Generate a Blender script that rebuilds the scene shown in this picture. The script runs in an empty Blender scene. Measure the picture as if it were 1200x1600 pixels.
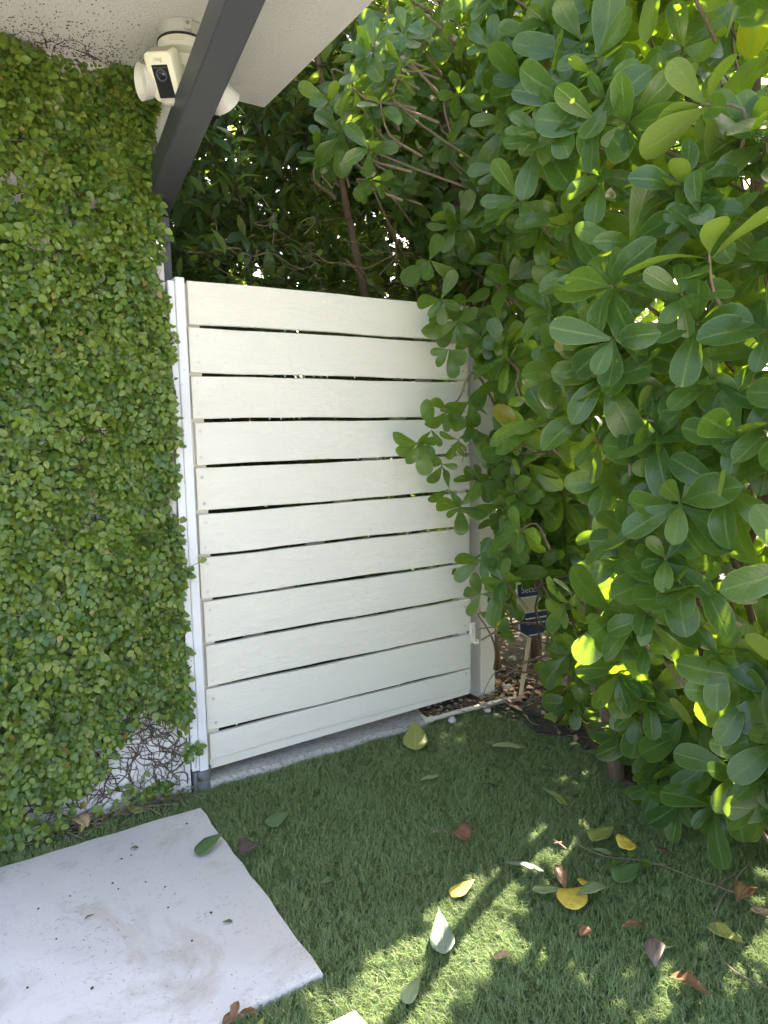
import bpy, math, random
import numpy as np
from mathutils import Matrix, Vector
S = bpy.context.scene
COL = S.collection
rng = np.random.default_rng(11)
random.seed(5)
rad = math.radians

# ------------------------------------------------------------------ camera
# world axes: X runs along the gate, Y away from the viewer through the gate, Z up; gate front at Y = 0
CAM = np.array([-0.7744, -2.4234, 1.2488])
CX = np.array([0.84430, -0.53552, -0.02020]); CX /= np.linalg.norm(CX)
CF = np.array([0.53108, 0.83971, -0.11297]); CF /= np.linalg.norm(CF)
CU = np.cross(CX, CF); CU /= np.linalg.norm(CU)
CX = np.cross(CF, CU)
FPX = 1121.5
cam = bpy.data.cameras.new("camera"); co = bpy.data.objects.new("camera", cam); COL.objects.link(co)
cam.sensor_fit = 'VERTICAL'; cam.sensor_height = 36.0; cam.lens = 36.0 * FPX / 1600.0
cam.clip_start = 0.02; cam.clip_end = 500.0
m = Matrix.Identity(4)
for i in range(3):
    m[i][0] = CX[i]; m[i][1] = CU[i]; m[i][2] = -CF[i]; m[i][3] = CAM[i]
co.matrix_world = m
S.camera = co

# ------------------------------------------------------------------ light
SUN_AZ = rad(66.0); SUN_EL = rad(47.0)           # azimuth from +Y towards +X
SUN = np.array([math.sin(SUN_AZ) * math.cos(SUN_EL), math.cos(SUN_AZ) * math.cos(SUN_EL), math.sin(SUN_EL)])
W = bpy.data.worlds.new("World"); S.world = W; W.use_nodes = True
sky = W.node_tree.nodes.new('ShaderNodeTexSky'); sky.sky_type = 'NISHITA'; sky.sun_disc = False
sky.sun_elevation = SUN_EL; sky.sun_rotation = SUN_AZ
sky.air_density = 1.0; sky.dust_density = 4.0; sky.ozone_density = 0.0
W.node_tree.links.new(sky.outputs[0], W.node_tree.nodes['Background'].inputs[0])
W.node_tree.nodes['Background'].inputs[1].default_value = 0.15
sl = bpy.data.lights.new("sun", 'SUN'); sl.energy = 5.0; sl.angle = rad(0.53); sl.color = (1.0, 0.94, 0.84)
so = bpy.data.objects.new("sun", sl); COL.objects.link(so)
so.rotation_euler = Vector(SUN).to_track_quat('Z', 'Y').to_euler(); so.location = (4, 2, 6)
V = S.view_settings; V.view_transform = 'Standard'; V.look = 'None'; V.gamma = 1.0; V.exposure = 2.8
try: V.use_white_balance = True; V.white_balance_temperature = 7100; V.white_balance_tint = 16          # the phone's white balance for open shade
except Exception: pass
try: V.use_curve_mapping = False
except Exception: pass
S.cycles.max_bounces = 10; S.cycles.diffuse_bounces = 6; S.cycles.transmission_bounces = 6; S.cycles.transparent_max_bounces = 8

# ------------------------------------------------------------------ helpers
def ray(px, py): return CF + CX * (px - 600) / FPX - CU * (py - 800) / FPX
def onz(px, py, z):
    d = ray(px, py); return CAM + d * (z - CAM[2]) / d[2]
def ony(px, py, y):
    d = ray(px, py); return CAM + d * (y - CAM[1]) / d[1]
def proj(P):
    d = np.atleast_2d(P) - CAM; z = d @ CF; zz = np.where(z > 0.05, z, 0.05)
    return 600 + FPX * (d @ CX) / zz, 800 - FPX * (d @ CU) / zz, z
def nrm(v):
    v = np.asarray(v, float); return v / np.maximum(np.linalg.norm(v, axis=-1, keepdims=True), 1e-9)

def tag(o, label=None, cat=None, group=None, kind=None):
    if label: o['label'] = label
    if cat: o['category'] = cat
    if group: o['group'] = group
    if kind: o['kind'] = kind
    return o
def empty(name, loc, label, cat, group=None):
    o = bpy.data.objects.new(name, None); COL.objects.link(o); o.location = Vector([float(v) for v in loc])
    o.empty_display_size = 0.1
    return tag(o, label, cat, group)
def link(name, me, parent=None, loc=(0, 0, 0)):
    o = bpy.data.objects.new(name, me); COL.objects.link(o); o.location = Vector([float(v) for v in loc])
    if parent is not None: o.parent = parent
    return o

class MB:                                        # collects verts and faces (world coordinates) for one mesh
    def __init__(s): s.v = []; s.f = []; s.m = []; s.k = 0
    def add(s, v, f):
        b = len(s.v); s.v.extend([tuple(map(float, p)) for p in v]); s.f.extend([tuple(b + i for i in q) for q in f]); s.m.extend([s.k] * len(f)); return s
    def box(s, a, b, ch=0.0, jit=0.0):
        (x0, y0, z0), (x1, y1, z1) = a, b
        if ch <= 0:
            v = [(x0,y0,z0),(x1,y0,z0),(x1,y1,z0),(x0,y1,z0),(x0,y0,z1),(x1,y0,z1),(x1,y1,z1),(x0,y1,z1)]
            f = [(0,3,2,1),(4,5,6,7),(0,1,5,4),(1,2,6,5),(2,3,7,6),(3,0,4,7)]
            return s.add(v, f)
        c = ch; v = []; idx = {}
        X, Y, Z = (x0, x1), (y0, y1), (z0, z1)
        for i in (0,1):
            for j in (0,1):
                for k in (0,1):
                    px, py, pz = X[i], Y[j], Z[k]; sx, sy, sz = (1,-1)[i], (1,-1)[j], (1,-1)[k]
                    idx[(i,j,k,'x')] = len(v); v.append((px, py+sy*c, pz+sz*c))
                    idx[(i,j,k,'y')] = len(v); v.append((px+sx*c, py, pz+sz*c))
                    idx[(i,j,k,'z')] = len(v); v.append((px+sx*c, py+sy*c, pz))
        f = []
        def q(*ks): f.append(tuple(idx[k] for k in ks))
        for i in (0,1):
            o = [(0,0),(1,0),(1,1),(0,1)]; o = o if i else o[::-1]
            q(*[(i,a,b,'x') for a,b in o]); q(*[(b,i,a,'y') for a,b in o]); q(*[(a,b,i,'z') for a,b in o])
        for j in (0,1):
            for k in (0,1):
                q((0,j,k,'y'),(1,j,k,'y'),(1,j,k,'z'),(0,j,k,'z'))
                q((j,0,k,'x'),(j,1,k,'x'),(j,1,k,'z'),(j,0,k,'z'))
                q((j,k,0,'x'),(j,k,1,'x'),(j,k,1,'y'),(j,k,0,'y'))
        for i in (0,1):
            for j in (0,1):
                for k in (0,1): q((i,j,k,'x'),(i,j,k,'y'),(i,j,k,'z'))
        return s.add(v, f)
    def tube(s, pts, r, n=6, caps=True):
        pts = np.asarray(pts, float); N = len(pts); r = np.broadcast_to(np.asarray(r, float), (N,))
        t = np.gradient(pts, axis=0); t = nrm(t)
        ref = np.array([0, 0, 1.0]) if abs(t[0][2]) < .9 else np.array([1.0, 0, 0])
        u = nrm(np.cross(t[0], ref)); v = []; f = []
        for i in range(N):
            u = nrm(u - t[i] * (u @ t[i])); w = np.cross(t[i], u)
            for k in range(n):
                a = 2 * math.pi * k / n; v.append(pts[i] + r[i] * (math.cos(a) * u + math.sin(a) * w))
        for i in range(N - 1):
            for k in range(n):
                k2 = (k + 1) % n; f.append((i*n+k, i*n+k2, (i+1)*n+k2, (i+1)*n+k))
        if caps: f.append(tuple(range(n))[::-1]); f.append(tuple((N-1)*n + k for k in range(n)))
        return s.add(v, f)
    def lathe(s, origin, axis, prof, n=28, closed=False):          # prof: list of (along axis, radius)
        axis = nrm(axis); ref = np.array([0, 0, 1.0]) if abs(axis[2]) < .9 else np.array([1.0, 0, 0])
        u = nrm(np.cross(axis, ref)); w = np.cross(axis, u); v = []; f = []; M = len(prof)
        for (h, r) in prof:
            for k in range(n):
                a = 2 * math.pi * k / n; v.append(np.asarray(origin) + axis * h + max(r, 1e-4) * (math.cos(a) * u + math.sin(a) * w))
        for i in range(M - 1):
            for k in range(n):
                k2 = (k + 1) % n; f.append((i*n+k, i*n+k2, (i+1)*n+k2, (i+1)*n+k))
        if closed:
            for k in range(n):
                k2 = (k + 1) % n; f.append(((M-1)*n+k, (M-1)*n+k2, k2, k))
        return s.add(v, f)
    def build(s, name, mats, parent=None, origin=None, smooth=False, fix=True):
        if origin is None: origin = (0, 0, 0) if parent is None else None
        if parent is not None and origin is None: origin = s.v[0] if False else world_loc(parent)
        o3 = np.asarray(origin, float)
        me = bpy.data.meshes.new(name); me.from_pydata((np.array(s.v) - o3).tolist(), [], s.f)
        for mt in (mats if isinstance(mats, (list, tuple)) else [mats]): me.materials.append(mt)
        if any(s.m): me.polygons.foreach_set('material_index', s.m)
        if fix:
            import bmesh
            b = bmesh.new(); b.from_mesh(me); bmesh.ops.recalc_face_normals(b, faces=b.faces); b.to_mesh(me); b.free()
        if smooth: me.shade_smooth()
        me.update()
        loc = o3 - (world_loc(parent) if parent is not None else 0)
        return link(name, me, parent, loc)
def world_loc(o):
    p = np.zeros(3)
    while o is not None: p = p + np.array(o.location); o = o.parent
    return p
def smooth_angle(o, deg=35):
    me = o.data; me.shade_smooth()
    try: me.set_sharp_from_angle(angle=rad(deg))
    except Exception: pass
    return o

# ------------------------------------------------------------------ materials
class NT:
    def __init__(s, name):
        s.m = bpy.data.materials.new(name); s.m.use_nodes = True; s.t = s.m.node_tree; s.n = s.t.nodes; s.bsdf = s.n['Principled BSDF']; s.out = s.n['Material Output']
    def N(s, t, **kw):
        n = s.n.new(t)
        for k, v in kw.items(): setattr(n, k, v)
        return n
    def L(s, a, b): s.t.links.new(a, b)
    def val(s, inp, v):
        if hasattr(v, 'is_output') or hasattr(v, 'links'): s.L(v, inp)
        else: inp.default_value = v
    def math(s, op, a, b=0.0, c=None):
        n = s.N('ShaderNodeMath', operation=op); s.val(n.inputs[0], a); s.val(n.inputs[1], b)
        if c is not None: s.val(n.inputs[2], c)
        return n.outputs[0]
    def mix(s, f, a, b, mode='MIX'):
        n = s.N('ShaderNodeMix', data_type='RGBA', blend_type=mode); s.val(n.inputs[0], f)
        for i, v in ((6, a), (7, b)): s.val(n.inputs[i], (*v, 1) if isinstance(v, tuple) and len(v) == 3 else v)
        return n.outputs[2]
    def noise(s, scale, detail=4, rough=.55, coord=None, stretch=None, dist=0.0):
        n = s.N('ShaderNodeTexNoise'); n.inputs['Scale'].default_value = scale; n.inputs['Detail'].default_value = detail; n.inputs['Roughness'].default_value = rough; n.inputs['Distortion'].default_value = dist
        c = coord or s.obj()
        if stretch:
            mp = s.N('ShaderNodeMapping'); mp.inputs['Scale'].default_value = stretch; s.L(c, mp.inputs[0]); c = mp.outputs[0]
        s.L(c, n.inputs['Vector']); return n.outputs['Fac']
    def obj(s):
        if not hasattr(s, '_tc'): s._tc = s.N('ShaderNodeTexCoord')
        return s._tc.outputs['Object']
    def pos(s):
        if not hasattr(s, '_g'): s._g = s.N('ShaderNodeNewGeometry')
        return s._g.outputs['Position']
    def ramp(s, f, stops):
        n = s.N('ShaderNodeValToRGB'); s.L(f, n.inputs[0]); e = n.color_ramp.elements
        while len(e) < len(stops): e.new(0.5)
        for el, (p, c) in zip(e, stops):
            el.position = p; el.color = (*c, 1) if isinstance(c, tuple) else (c, c, c, 1)
        return n.outputs[0]
    def bump(s, h, strength=.3, dist=.01, prev=None):
        n = s.N('ShaderNodeBump'); n.inputs['Strength'].default_value = strength; n.inputs['Distance'].default_value = dist; s.L(h, n.inputs['Height'])
        if prev is not None: s.L(prev, n.inputs['Normal'])
        return n.outputs[0]
    def fin(s, col=None, rough=None, nor=None, spec=None):
        b = s.bsdf
        if col is not None: s.val(b.inputs['Base Color'], (*col, 1) if isinstance(col, tuple) else col)
        if rough is not None: s.val(b.inputs['Roughness'], rough)
        if nor is not None: s.L(nor, b.inputs['Normal'])
        if spec is not None: b.inputs['Specular IOR Level'].default_value = spec
        return s.m

def plain(name, col, rough=.5, var=.12, scale=30, bump=0.0, spec=None):
    t = NT(name); n = t.noise(scale, 5, .6, t.pos())
    c = t.mix(n, tuple(v * (1 - var) for v in col), tuple(min(1, v * (1 + var)) for v in col))
    nor = t.bump(n, bump, .004) if bump else None
    return t.fin(c, rough, nor, spec)

def mat_stucco():
    t = NT('white_stucco'); p = t.pos()
    big = t.noise(2.2, 4, .6, p); fine = t.noise(210, 3, .65, p); mid = t.noise(95, 3, .65, p)
    c = t.mix(big, (.77, .745, .71), (.84, .82, .79))
    sp = t.ramp(t.noise(9, 6, .7, p), [(.60, 0.0), (.74, 1.0)])
    c = t.mix(t.math('MULTIPLY', sp, .25), c, (.33, .31, .28))
    h = t.math('ADD', t.math('MULTIPLY', fine, .6), mid)
    return t.fin(c, .75, t.bump(h, .85, .011))
def mat_wall():
    t = NT('white_wall_paint'); p = t.pos()
    c = t.mix(t.noise(6, 5, .6, p), (.62, .60, .57), (.78, .77, .75))
    d = t.ramp(t.noise(22, 6, .7, p), [(.56, 0.0), (.66, 1.0)])
    c = t.mix(t.math('MULTIPLY', d, .55), c, (.22, .19, .15))
    return t.fin(c, .7, t.bump(t.noise(90, 4, .6, p), .5, .005))
def mat_gate():
    t = NT('white_gate_paint'); p = t.pos()
    tone = t.mix(t.noise(3.0, 3, .5, p), (.80, .755, .655), (.845, .81, .72))
    oi = t.N('ShaderNodeObjectInfo').outputs['Random']
    tone = t.mix(t.math('MULTIPLY', oi, .35), tone, (.80, .76, .64))
    grain = t.noise(14, 6, .7, p, (1.2, 8, 22), .6)
    brush = t.noise(60, 4, .6, p, (9, 4, .7))
    knot = t.ramp(t.noise(7, 5, .7, p, (1, 1, 2.6), 1.5), [(.55, 0.0), (.72, 1.0)])
    scr = t.ramp(t.noise(5, 8, .75, p, (1, 4, 7), 2.0), [(.485, 0.0), (.5, 1.0), (.515, 0.0)])
    tone = t.mix(t.math('MULTIPLY', scr, .10), tone, (.48, .45, .40))
    drt = t.ramp(t.noise(26, 6, .75, p, (1, 1, 1)), [(.66, 0.0), (.76, 1.0)])
    tone = t.mix(t.math('MULTIPLY', drt, .22), tone, (.50, .45, .36))
    h = t.math('ADD', t.math('MULTIPLY', grain, .28), t.math('MULTIPLY', brush, .55))
    h = t.math('ADD', h, t.math('MULTIPLY', knot, .7)); h = t.math('SUBTRACT', h, t.math('MULTIPLY', scr, .3))
    return t.fin(tone, .42, t.bump(h, .42, .004), .4)
def mat_jamb():
    t = NT('white_jamb_paint'); p = t.pos()
    c = t.mix(t.noise(5, 4, .6, p), (.74, .74, .76), (.82, .82, .83))
    d = t.ramp(t.noise(55, 5, .7, p), [(.66, 0.0), (.72, 1.0)])
    c = t.mix(t.math('MULTIPLY', d, .45), c, (.30, .28, .25))
    return t.fin(c, .4, t.bump(t.noise(30, 5, .6, p, (8, 4, 1)), .2, .004))
def mat_concrete():
    t = NT('weathered_concrete'); p = t.pos()
    c = t.mix(t.noise(4.0, 6, .65, p), (.50, .485, .47), (.63, .615, .605))
    s1 = t.ramp(t.noise(3.1, 6, .7, p, None, .8), [(.50, 0.0), (.68, 1.0)])
    c = t.mix(t.math('MULTIPLY', s1, .7), c, (.36, .31, .255))
    s2 = t.ramp(t.noise(6.5, 5, .7, p, (1, 1.6, 1), .5), [(.60, 0.0), (.75, 1.0)])
    c = t.mix(t.math('MULTIPLY', s2, .55), c, (.24, .22, .20))
    pit = t.ramp(t.noise(85, 4, .7, p), [(.58, 0.0), (.66, 1.0)])
    pit = t.math('MULTIPLY', pit, t.ramp(t.noise(5, 4, .6, p), [(.42, .1), (.62, 1.0)]))
    c = t.mix(t.math('MULTIPLY', pit, .6), c, (.20, .18, .16))
    sp = t.ramp(t.noise(240, 2, .5, p), [(.70, 0.0), (.75, 1.0)])
    c = t.mix(t.math('MULTIPLY', sp, .5), c, (.70, .69, .68))
    h = t.math('SUBTRACT', t.noise(140, 4, .65, p), t.math('MULTIPLY', pit, .8))
    return t.fin(c, .85, t.bump(h, .45, .004))
def mat_rough_concrete():
    t = NT('rough_concrete'); p = t.pos()
    c = t.mix(t.noise(9, 5, .7, p), (.30, .28, .25), (.52, .50, .46))
    d = t.ramp(t.noise(75, 5, .75, p), [(.50, 0.0), (.60, 1.0)]); c = t.mix(t.math('MULTIPLY', d, .6), c, (.14, .125, .11))
    return t.fin(c, .9, t.bump(t.noise(110, 5, .7, p), .9, .006))
def mat_bark(name='brown_bark', a=(.085, .055, .035), b=(.19, .13, .085)):
    t = NT(name); p = t.pos()
    n = t.noise(25, 6, .7, p, (3, 3, .8))
    return t.fin(t.mix(n, a, b), .85, t.bump(n, .8, .01))
def mat_metal():
    t = NT('charcoal_paint'); p = t.pos()
    c = t.mix(t.noise(6, 4, .6, p), (.046, .048, .057), (.066, .068, .077))
    sp = t.ramp(t.noise(75, 2, .5, p), [(.77, 0.0), (.79, 1.0)])
    c = t.mix(t.math('MULTIPLY', sp, .7), c, (.5, .5, .48))
    return t.fin(c, .42, t.bump(t.noise(120, 2, .5, p), .06, .002))
def mat_leaf(name, cols, under, trans, tw=.35, rough=.33, vein=(.16, .24, .08), rim=None, spot=0.0, veinw=.035, old=(.30, .22, .02), oldp=.997):
    """top colours, underside colour, light let through when the sun is behind"""
    t = NT(name)
    at = t.N('ShaderNodeAttribute', attribute_name='rnd').outputs['Fac']
    oi = t.N('ShaderNodeObjectInfo').outputs['Random']
    r = t.math('FRACT', t.math('ADD', at, oi))
    r2 = t.math('FRACT', t.math('MULTIPLY', r, 7.31))
    uv = t.N('ShaderNodeTexCoord').outputs['UV']; sx = t.N('ShaderNodeSeparateXYZ'); t.L(uv, sx.inputs[0]); u, v = sx.outputs[0], sx.outputs[1]
    au = t.math('ABSOLUTE', t.math('SUBTRACT', u, .5))
    n = len(cols); top = t.ramp(r, [(i / (n - 1), c) for i, c in enumerate(cols)])
    mot = t.noise(22, 4, .6, t.pos())
    top = t.mix(t.math('MULTIPLY', mot, .35), top, tuple(c * .6 for c in cols[0]))
    od = t.math('GREATER_THAN', r2, oldp); top = t.mix(t.math('MULTIPLY', od, .85), top, old)
    und = t.mix(r2, under, tuple(c * 1.25 for c in under))
    bf = t.N('ShaderNodeNewGeometry').outputs['Backfacing']
    c = t.mix(bf, top, und)
    vm = t.ramp(au, [(0.0, 1.0), (veinw, .25), (veinw * 2, 0.0)])
    c = t.mix(t.math('MULTIPLY', vm, .55), c, vein)
    if rim:
        rm = t.ramp(au, [(.455, 0.0), (.49, 1.0)]); c = t.mix(t.math('MULTIPLY', rm, .5), c, rim)
    if spot:
        sm = t.ramp(t.noise(38, 5, .75, t.pos()), [(.665, 0.0), (.71, 1.0)]); c = t.mix(t.math('MULTIPLY', sm, spot), c, (.12, .07, .03))
    # side veins as faint relief
    w = t.math('SINE', t.math('MULTIPLY', t.math('SUBTRACT', v, t.math('MULTIPLY', au, .5)), 75.0))
    h = t.math('ADD', t.math('MULTIPLY', w, .08), vm)
    nor = t.bump(h, .22, .003)
    rv = t.math('ADD', t.math('MULTIPLY', mot, .16), t.math('ADD', rough - .08, t.math('MULTIPLY', bf, .25)))
    t.fin(c, rv, nor, .45)
    tr = t.N('ShaderNodeBsdfTranslucent'); t.L(t.mix(t.math('ADD', t.math('MULTIPLY', vm, .5), t.math('MULTIPLY', t.math('ADD', mot, w), .16)), t.mix(r2, trans, tuple(x * .75 for x in trans)), tuple(x * .5 for x in trans)), tr.inputs[0]); t.L(nor, tr.inputs[1])
    ms = t.N('ShaderNodeMixShader'); ms.inputs[0].default_value = tw
    t.L(t.bsdf.outputs[0], ms.inputs[1]); t.L(tr.outputs[0], ms.inputs[2]); t.L(ms.outputs[0], t.out.inputs[0])
    return t.m

M = dict(
    stucco=mat_stucco(), wall=mat_wall(), gate=mat_gate(), jamb=mat_jamb(), conc=mat_concrete(), bark=mat_bark(), metal=mat_metal(), rough=mat_rough_concrete(),
    twig=mat_bark('dry_twig', (.15, .105, .07), (.30, .23, .16)), vine=mat_bark('dark_vine', (.06, .042, .03), (.12, .085, .06)),
    green_twig=mat_bark('green_twig', (.10, .11, .04), (.17, .17, .07)), root2=mat_bark('rooting_stem', (.07, .05, .035), (.15, .11, .08)), root=mat_bark('rootlet', (.03, .024, .018), (.07, .055, .04)),
    shrub=mat_leaf('shrub_leaf', [(.036, .092, .024), (.054, .120, .028), (.080, .150, .032), (.042, .104, .034), (.118, .185, .034)], (.150, .200, .045), (.34, .56, .025), .40, .27, (.24, .33, .11), (.26, .35, .11), .7),
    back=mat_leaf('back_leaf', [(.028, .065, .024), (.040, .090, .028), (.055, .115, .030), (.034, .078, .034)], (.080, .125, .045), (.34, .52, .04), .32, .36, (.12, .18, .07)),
    ivy=mat_leaf('ivy_leaf', [(.044, .105, .018), (.078, .150, .020), (.115, .190, .022), (.165, .240, .028), (.060, .125, .020), (.230, .280, .040)], (.11, .16, .05), (.34, .48, .03), .13, .34, (.17, .23, .06), None, 0.0, .03, (.26, .17, .05), .996),
    vine_leaf=mat_leaf('vine_leaf', [(.06, .14, .025), (.09, .19, .03), (.12, .22, .035)], (.13, .2, .06), (.40, .62, .05), .38, .45, (.15, .22, .07)),
    white_plastic=plain('white_plastic', (.62, .59, .53), .38, .05, 14), cream_plastic=plain('cream_plastic', (.70, .66, .50), .36, .04, 14),
    dusty=plain('dusty_top', (.40, .33, .25), .8, .25, 40), grey_plastic=plain('grey_plastic', (.40, .385, .36), .5, .12, 18),
    black_glass=plain('black_glass', (.018, .018, .020), .18, .1, 20), gasket=plain('black_gasket', (.02, .02, .02), .6), lens=plain('lens_glass', (.012, .012, .016), .06),
    lens_ring=plain('lens_ring', (.07, .07, .075), .3), diffuser=plain('lamp_diffuser', (.70, .69, .66), .3), faded=plain('faded_print', (.50, .45, .34), .6), logo=plain('grey_print', (.38, .35, .29), .5), screw=plain('painted_screw', (.50, .49, .46), .35, .15, 200, .3),
    rust=plain('worn_metal', (.20, .19, .175), .5, .5, 120), pvc=plain('pvc_pipe', (.58, .53, .44), .5, .22, 25, .2), sleeve=plain('grey_sleeve', (.16, .17, .18), .55, .4, 40, .3),
    navy=plain('navy_print', (.035, .048, .13), .4, .12, 20), sign_white=plain('sign_white', (.75, .74, .72), .45, .05), sign_tan=plain('sign_tan', (.62, .55, .40), .5, .1), stake=plain('pale_wood', (.62, .47, .30), .7, .25, 60, .3),
    rock=plain('white_rock', (.47, .45, .42), .85, .3, 40, .6), pebble=plain('grey_pebble', (.30, .29, .28), .8, .35, 50, .5),
    soil=plain('dark_soil', (.055, .042, .030), .95, .5, 60, 1.0),
)

# ------------------------------------------------------------------ ground
def mat_lawn():
    t = NT('turf_backing'); p = t.pos()
    n = t.noise(420, 3, .7, p); b = t.noise(3, 4, .6, p)
    c = t.mix(n, (.045, .075, .034), (.11, .155, .070)); c = t.mix(t.math('MULTIPLY', b, .4), c, (.05, .075, .03))
    return t.fin(c, .8, t.bump(n, 1.0, .012))
g = MB()
GX = [-200, -20, -6, -2.2, -1.4, -.8, -.2, .4, 1.0, 1.6, 2.2, 6, 20, 200]; GY = [-200, -20, -6, -2.4, -1.8, -1.2, -.6, .0, .6, 2, 6, 20, 200]
gv = [(x, y, -0.014) for y in GY for x in GX]; nx = len(GX)
gf = [(j*nx+i, j*nx+i+1, (j+1)*nx+i+1, (j+1)*nx+i) for j in range(len(GY)-1) for i in range(nx-1)]
g.add(gv, gf); lawn = g.build('lawn', mat_lawn(), fix=False); tag(lawn, kind='structure')

def slab(name, x0, y0, x1, y1, top, label):
    b = MB(); n = 14
    # slightly uneven worn rim
    rim = []
    for (ax, ay), (bx, by) in zip([(x0,y0),(x1,y0),(x1,y1),(x0,y1)], [(x1,y0),(x1,y1),(x0,y1),(x0,y0)]):
        for k in range(n):
            t = k / n; nx_, ny_ = (by-ay), -(bx-ax); l = math.hypot(nx_, ny_); w = random.uniform(-.0035, .0035)
            if k == 0: w = -.003
            rim.append((ax+(bx-ax)*t+nx_/l*w, ay+(by-ay)*t+ny_/l*w))
    cx, cy = (x0+x1)/2, (y0+y1)/2; N = len(rim)
    def ring(ins, z): return [(x+(cx-x)/max(abs(cx-x), abs(cy-y), .01)*ins*.9, y+(cy-y)/max(abs(cx-x), abs(cy-y), .01)*ins*.9, z) for x, y in rim]
    rings = [ring(0, -.05), ring(0, top-.004), ring(.0015, top-.001), ring(.004, top)]
    v = [p for r in rings for p in r]; f = []
    for i in range(3):
        for k in range(N): f.append((i*N+k, i*N+(k+1)%N, (i+1)*N+(k+1)%N, (i+1)*N+k))
    f.append(tuple(3*N+k for k in range(N)))
    b.add(v, f); o = b.build(name, M['conc'], origin=(cx, cy, 0)); smooth_angle(o, 40)
    return tag(o, label, 'paving slab')
SL = [(-1.02, -1.045, -.092, -.155), (-.98, -2.08, -.086, -1.175)]
slab('paving_slab', *SL[0], .007, 'large square pale concrete stepping slab in front of the leafy wall')
slab('paving_slab', *SL[1], .007, 'corner of the second concrete slab poking in at the bottom edge')

pt = MB(); pt.box((-3.2, -9.0, -.05), (.7, -2.3, .012)); tag(pt.build('bounce_slab', M['conc']), kind='structure')  # unseen pale concrete added behind the camera to bounce sunlight onto soffit and gate

# bare soil strip under the hedge and behind the gate
sb = MB(); nxs, nys = 34, 46
xs = np.linspace(.9, 3.2, nxs); ys = np.linspace(-2.4, 3.0, nys); sv = []
for y in ys:
    for i, x in enumerate(xs):
        edge = 1.42 if y > -.25 else 1.27
        xx = max(x, edge + .05 * math.sin(y * 9) + .03 * math.sin(y * 23)) if i < 12 else x
        sv.append((xx, y, -.010 + (0 if i < 2 else .012 + .012 * random.random())))
sf = [(j*nxs+i, j*nxs+i+1, (j+1)*nxs+i+1, (j+1)*nxs+i) for j in range(nys-1) for i in range(nxs-1)]
sb.add(sv, sf); soil = sb.build('soil_bed', M['soil'], fix=False); tag(soil, kind='structure')
sb = MB(); sb.add([(-3, .04, -.008), (1.42, .04, -.008), (1.42, 3.0, -.008), (-3, 3.0, -.008)], [(0, 1, 2, 3)])
tag(sb.build('soil_path', M['soil'], fix=False), kind='structure')

# grass blades of the artificial turf
def mat_blade():
    t = NT('turf_blade'); at = t.N('ShaderNodeAttribute', attribute_name='rnd').outputs['Fac']
    c = t.ramp(at, [(0.0, (.145, .232, .080)), (.35, (.19, .288, .10)), (.7, (.23, .325, .12)), (.9, (.25, .32, .13)), (.97, (.30, .32, .18)), (1.0, (.38, .35, .24))])
    c = t.mix(t.math('MULTIPLY', t.ramp(t.noise(2.6, 4, .6, t.pos()), [(.42, 0.0), (.62, 1.0)]), .25), c, (.10, .125, .045))
    t.fin(c, .42, None, .4)
    tr = t.N('ShaderNodeBsdfTranslucent'); t.L(t.mix(.5, c, (.16, .26, .06)), tr.inputs[0]); ms = t.N('ShaderNodeMixShader'); ms.inputs[0].default_value = .25
    t.L(t.bsdf.outputs[0], ms.inputs[1]); t.L(tr.outputs[0], ms.inputs[2]); t.L(ms.outputs[0], t.out.inputs[0])
    return t.m
def grass(name, x0, x1, y0, y1, n, hmin, hmax, wid, keep):
    P = np.stack([rng.uniform(x0, x1, n), rng.uniform(y0, y1, n)], 1)
    P = P[keep(P)]; n = len(P)
    # tuft structure: blades of a tuft share their lean
    cell = (np.floor(P[:, 0] / .009) * 73856093).astype(np.int64) ^ (np.floor(P[:, 1] / .009) * 19349663).astype(np.int64)
    az = (np.mod(cell * 2654435761, 100003) / 100003.0) * 6.283 + rng.normal(0, .9, n)
    d = np.stack([np.cos(az), np.sin(az)], 1); side = np.stack([-d[:, 1], d[:, 0]], 1)
    h = rng.uniform(hmin, hmax, n); lean = np.abs(rng.normal(.75, .45, n)) * h; w = wid * rng.uniform(.7, 1.3, n)
    V_ = np.zeros((n, 5, 3))
    V_[:, 0, :2] = P - side * w[:, None] / 2; V_[:, 1, :2] = P + side * w[:, None] / 2
    mid = P + d * (lean * .35)[:, None]
    V_[:, 2, :2] = mid - side * w[:, None] * .42; V_[:, 3, :2] = mid + side * w[:, None] * .42
    V_[:, 4, :2] = P + d * lean[:, None]
    V_[:, 0:2, 2] = -.014; V_[:, 2:4, 2] = (-.014 + h * .62)[:, None]; V_[:, 4, 2] = -.014 + h * rng.uniform(.82, 1.0, n)
    idx = np.arange(n)[:, None] * 5
    tri = np.concatenate([idx + [0, 1, 3], idx + [0, 3, 2], idx + [2, 3, 4]], 1).reshape(-1, 3)
    me = bpy.data.meshes.new(name); me.vertices.add(n * 5); me.vertices.foreach_set('co', V_.reshape(-1))
    me.loops.add(tri.size); me.loops.foreach_set('vertex_index', tri.reshape(-1).astype(np.int32))
    me.polygons.add(len(tri)); me.polygons.foreach_set('loop_start', np.arange(0, tri.size, 3, dtype=np.int32))
    a = me.attributes.new('rnd', 'FLOAT', 'POINT'); a.data.foreach_set('value', np.repeat(np.clip(rng.random(n) ** 1.15, 0, 1), 5).astype(np.float32))
    me.update(calc_edges=True); me.shade_smooth(); me.materials.append(MB_BLADE)
    return tag(link(name, me), kind='stuff', label='short green artificial turf blades', cat='turf')
MB_BLADE = mat_blade()
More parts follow.
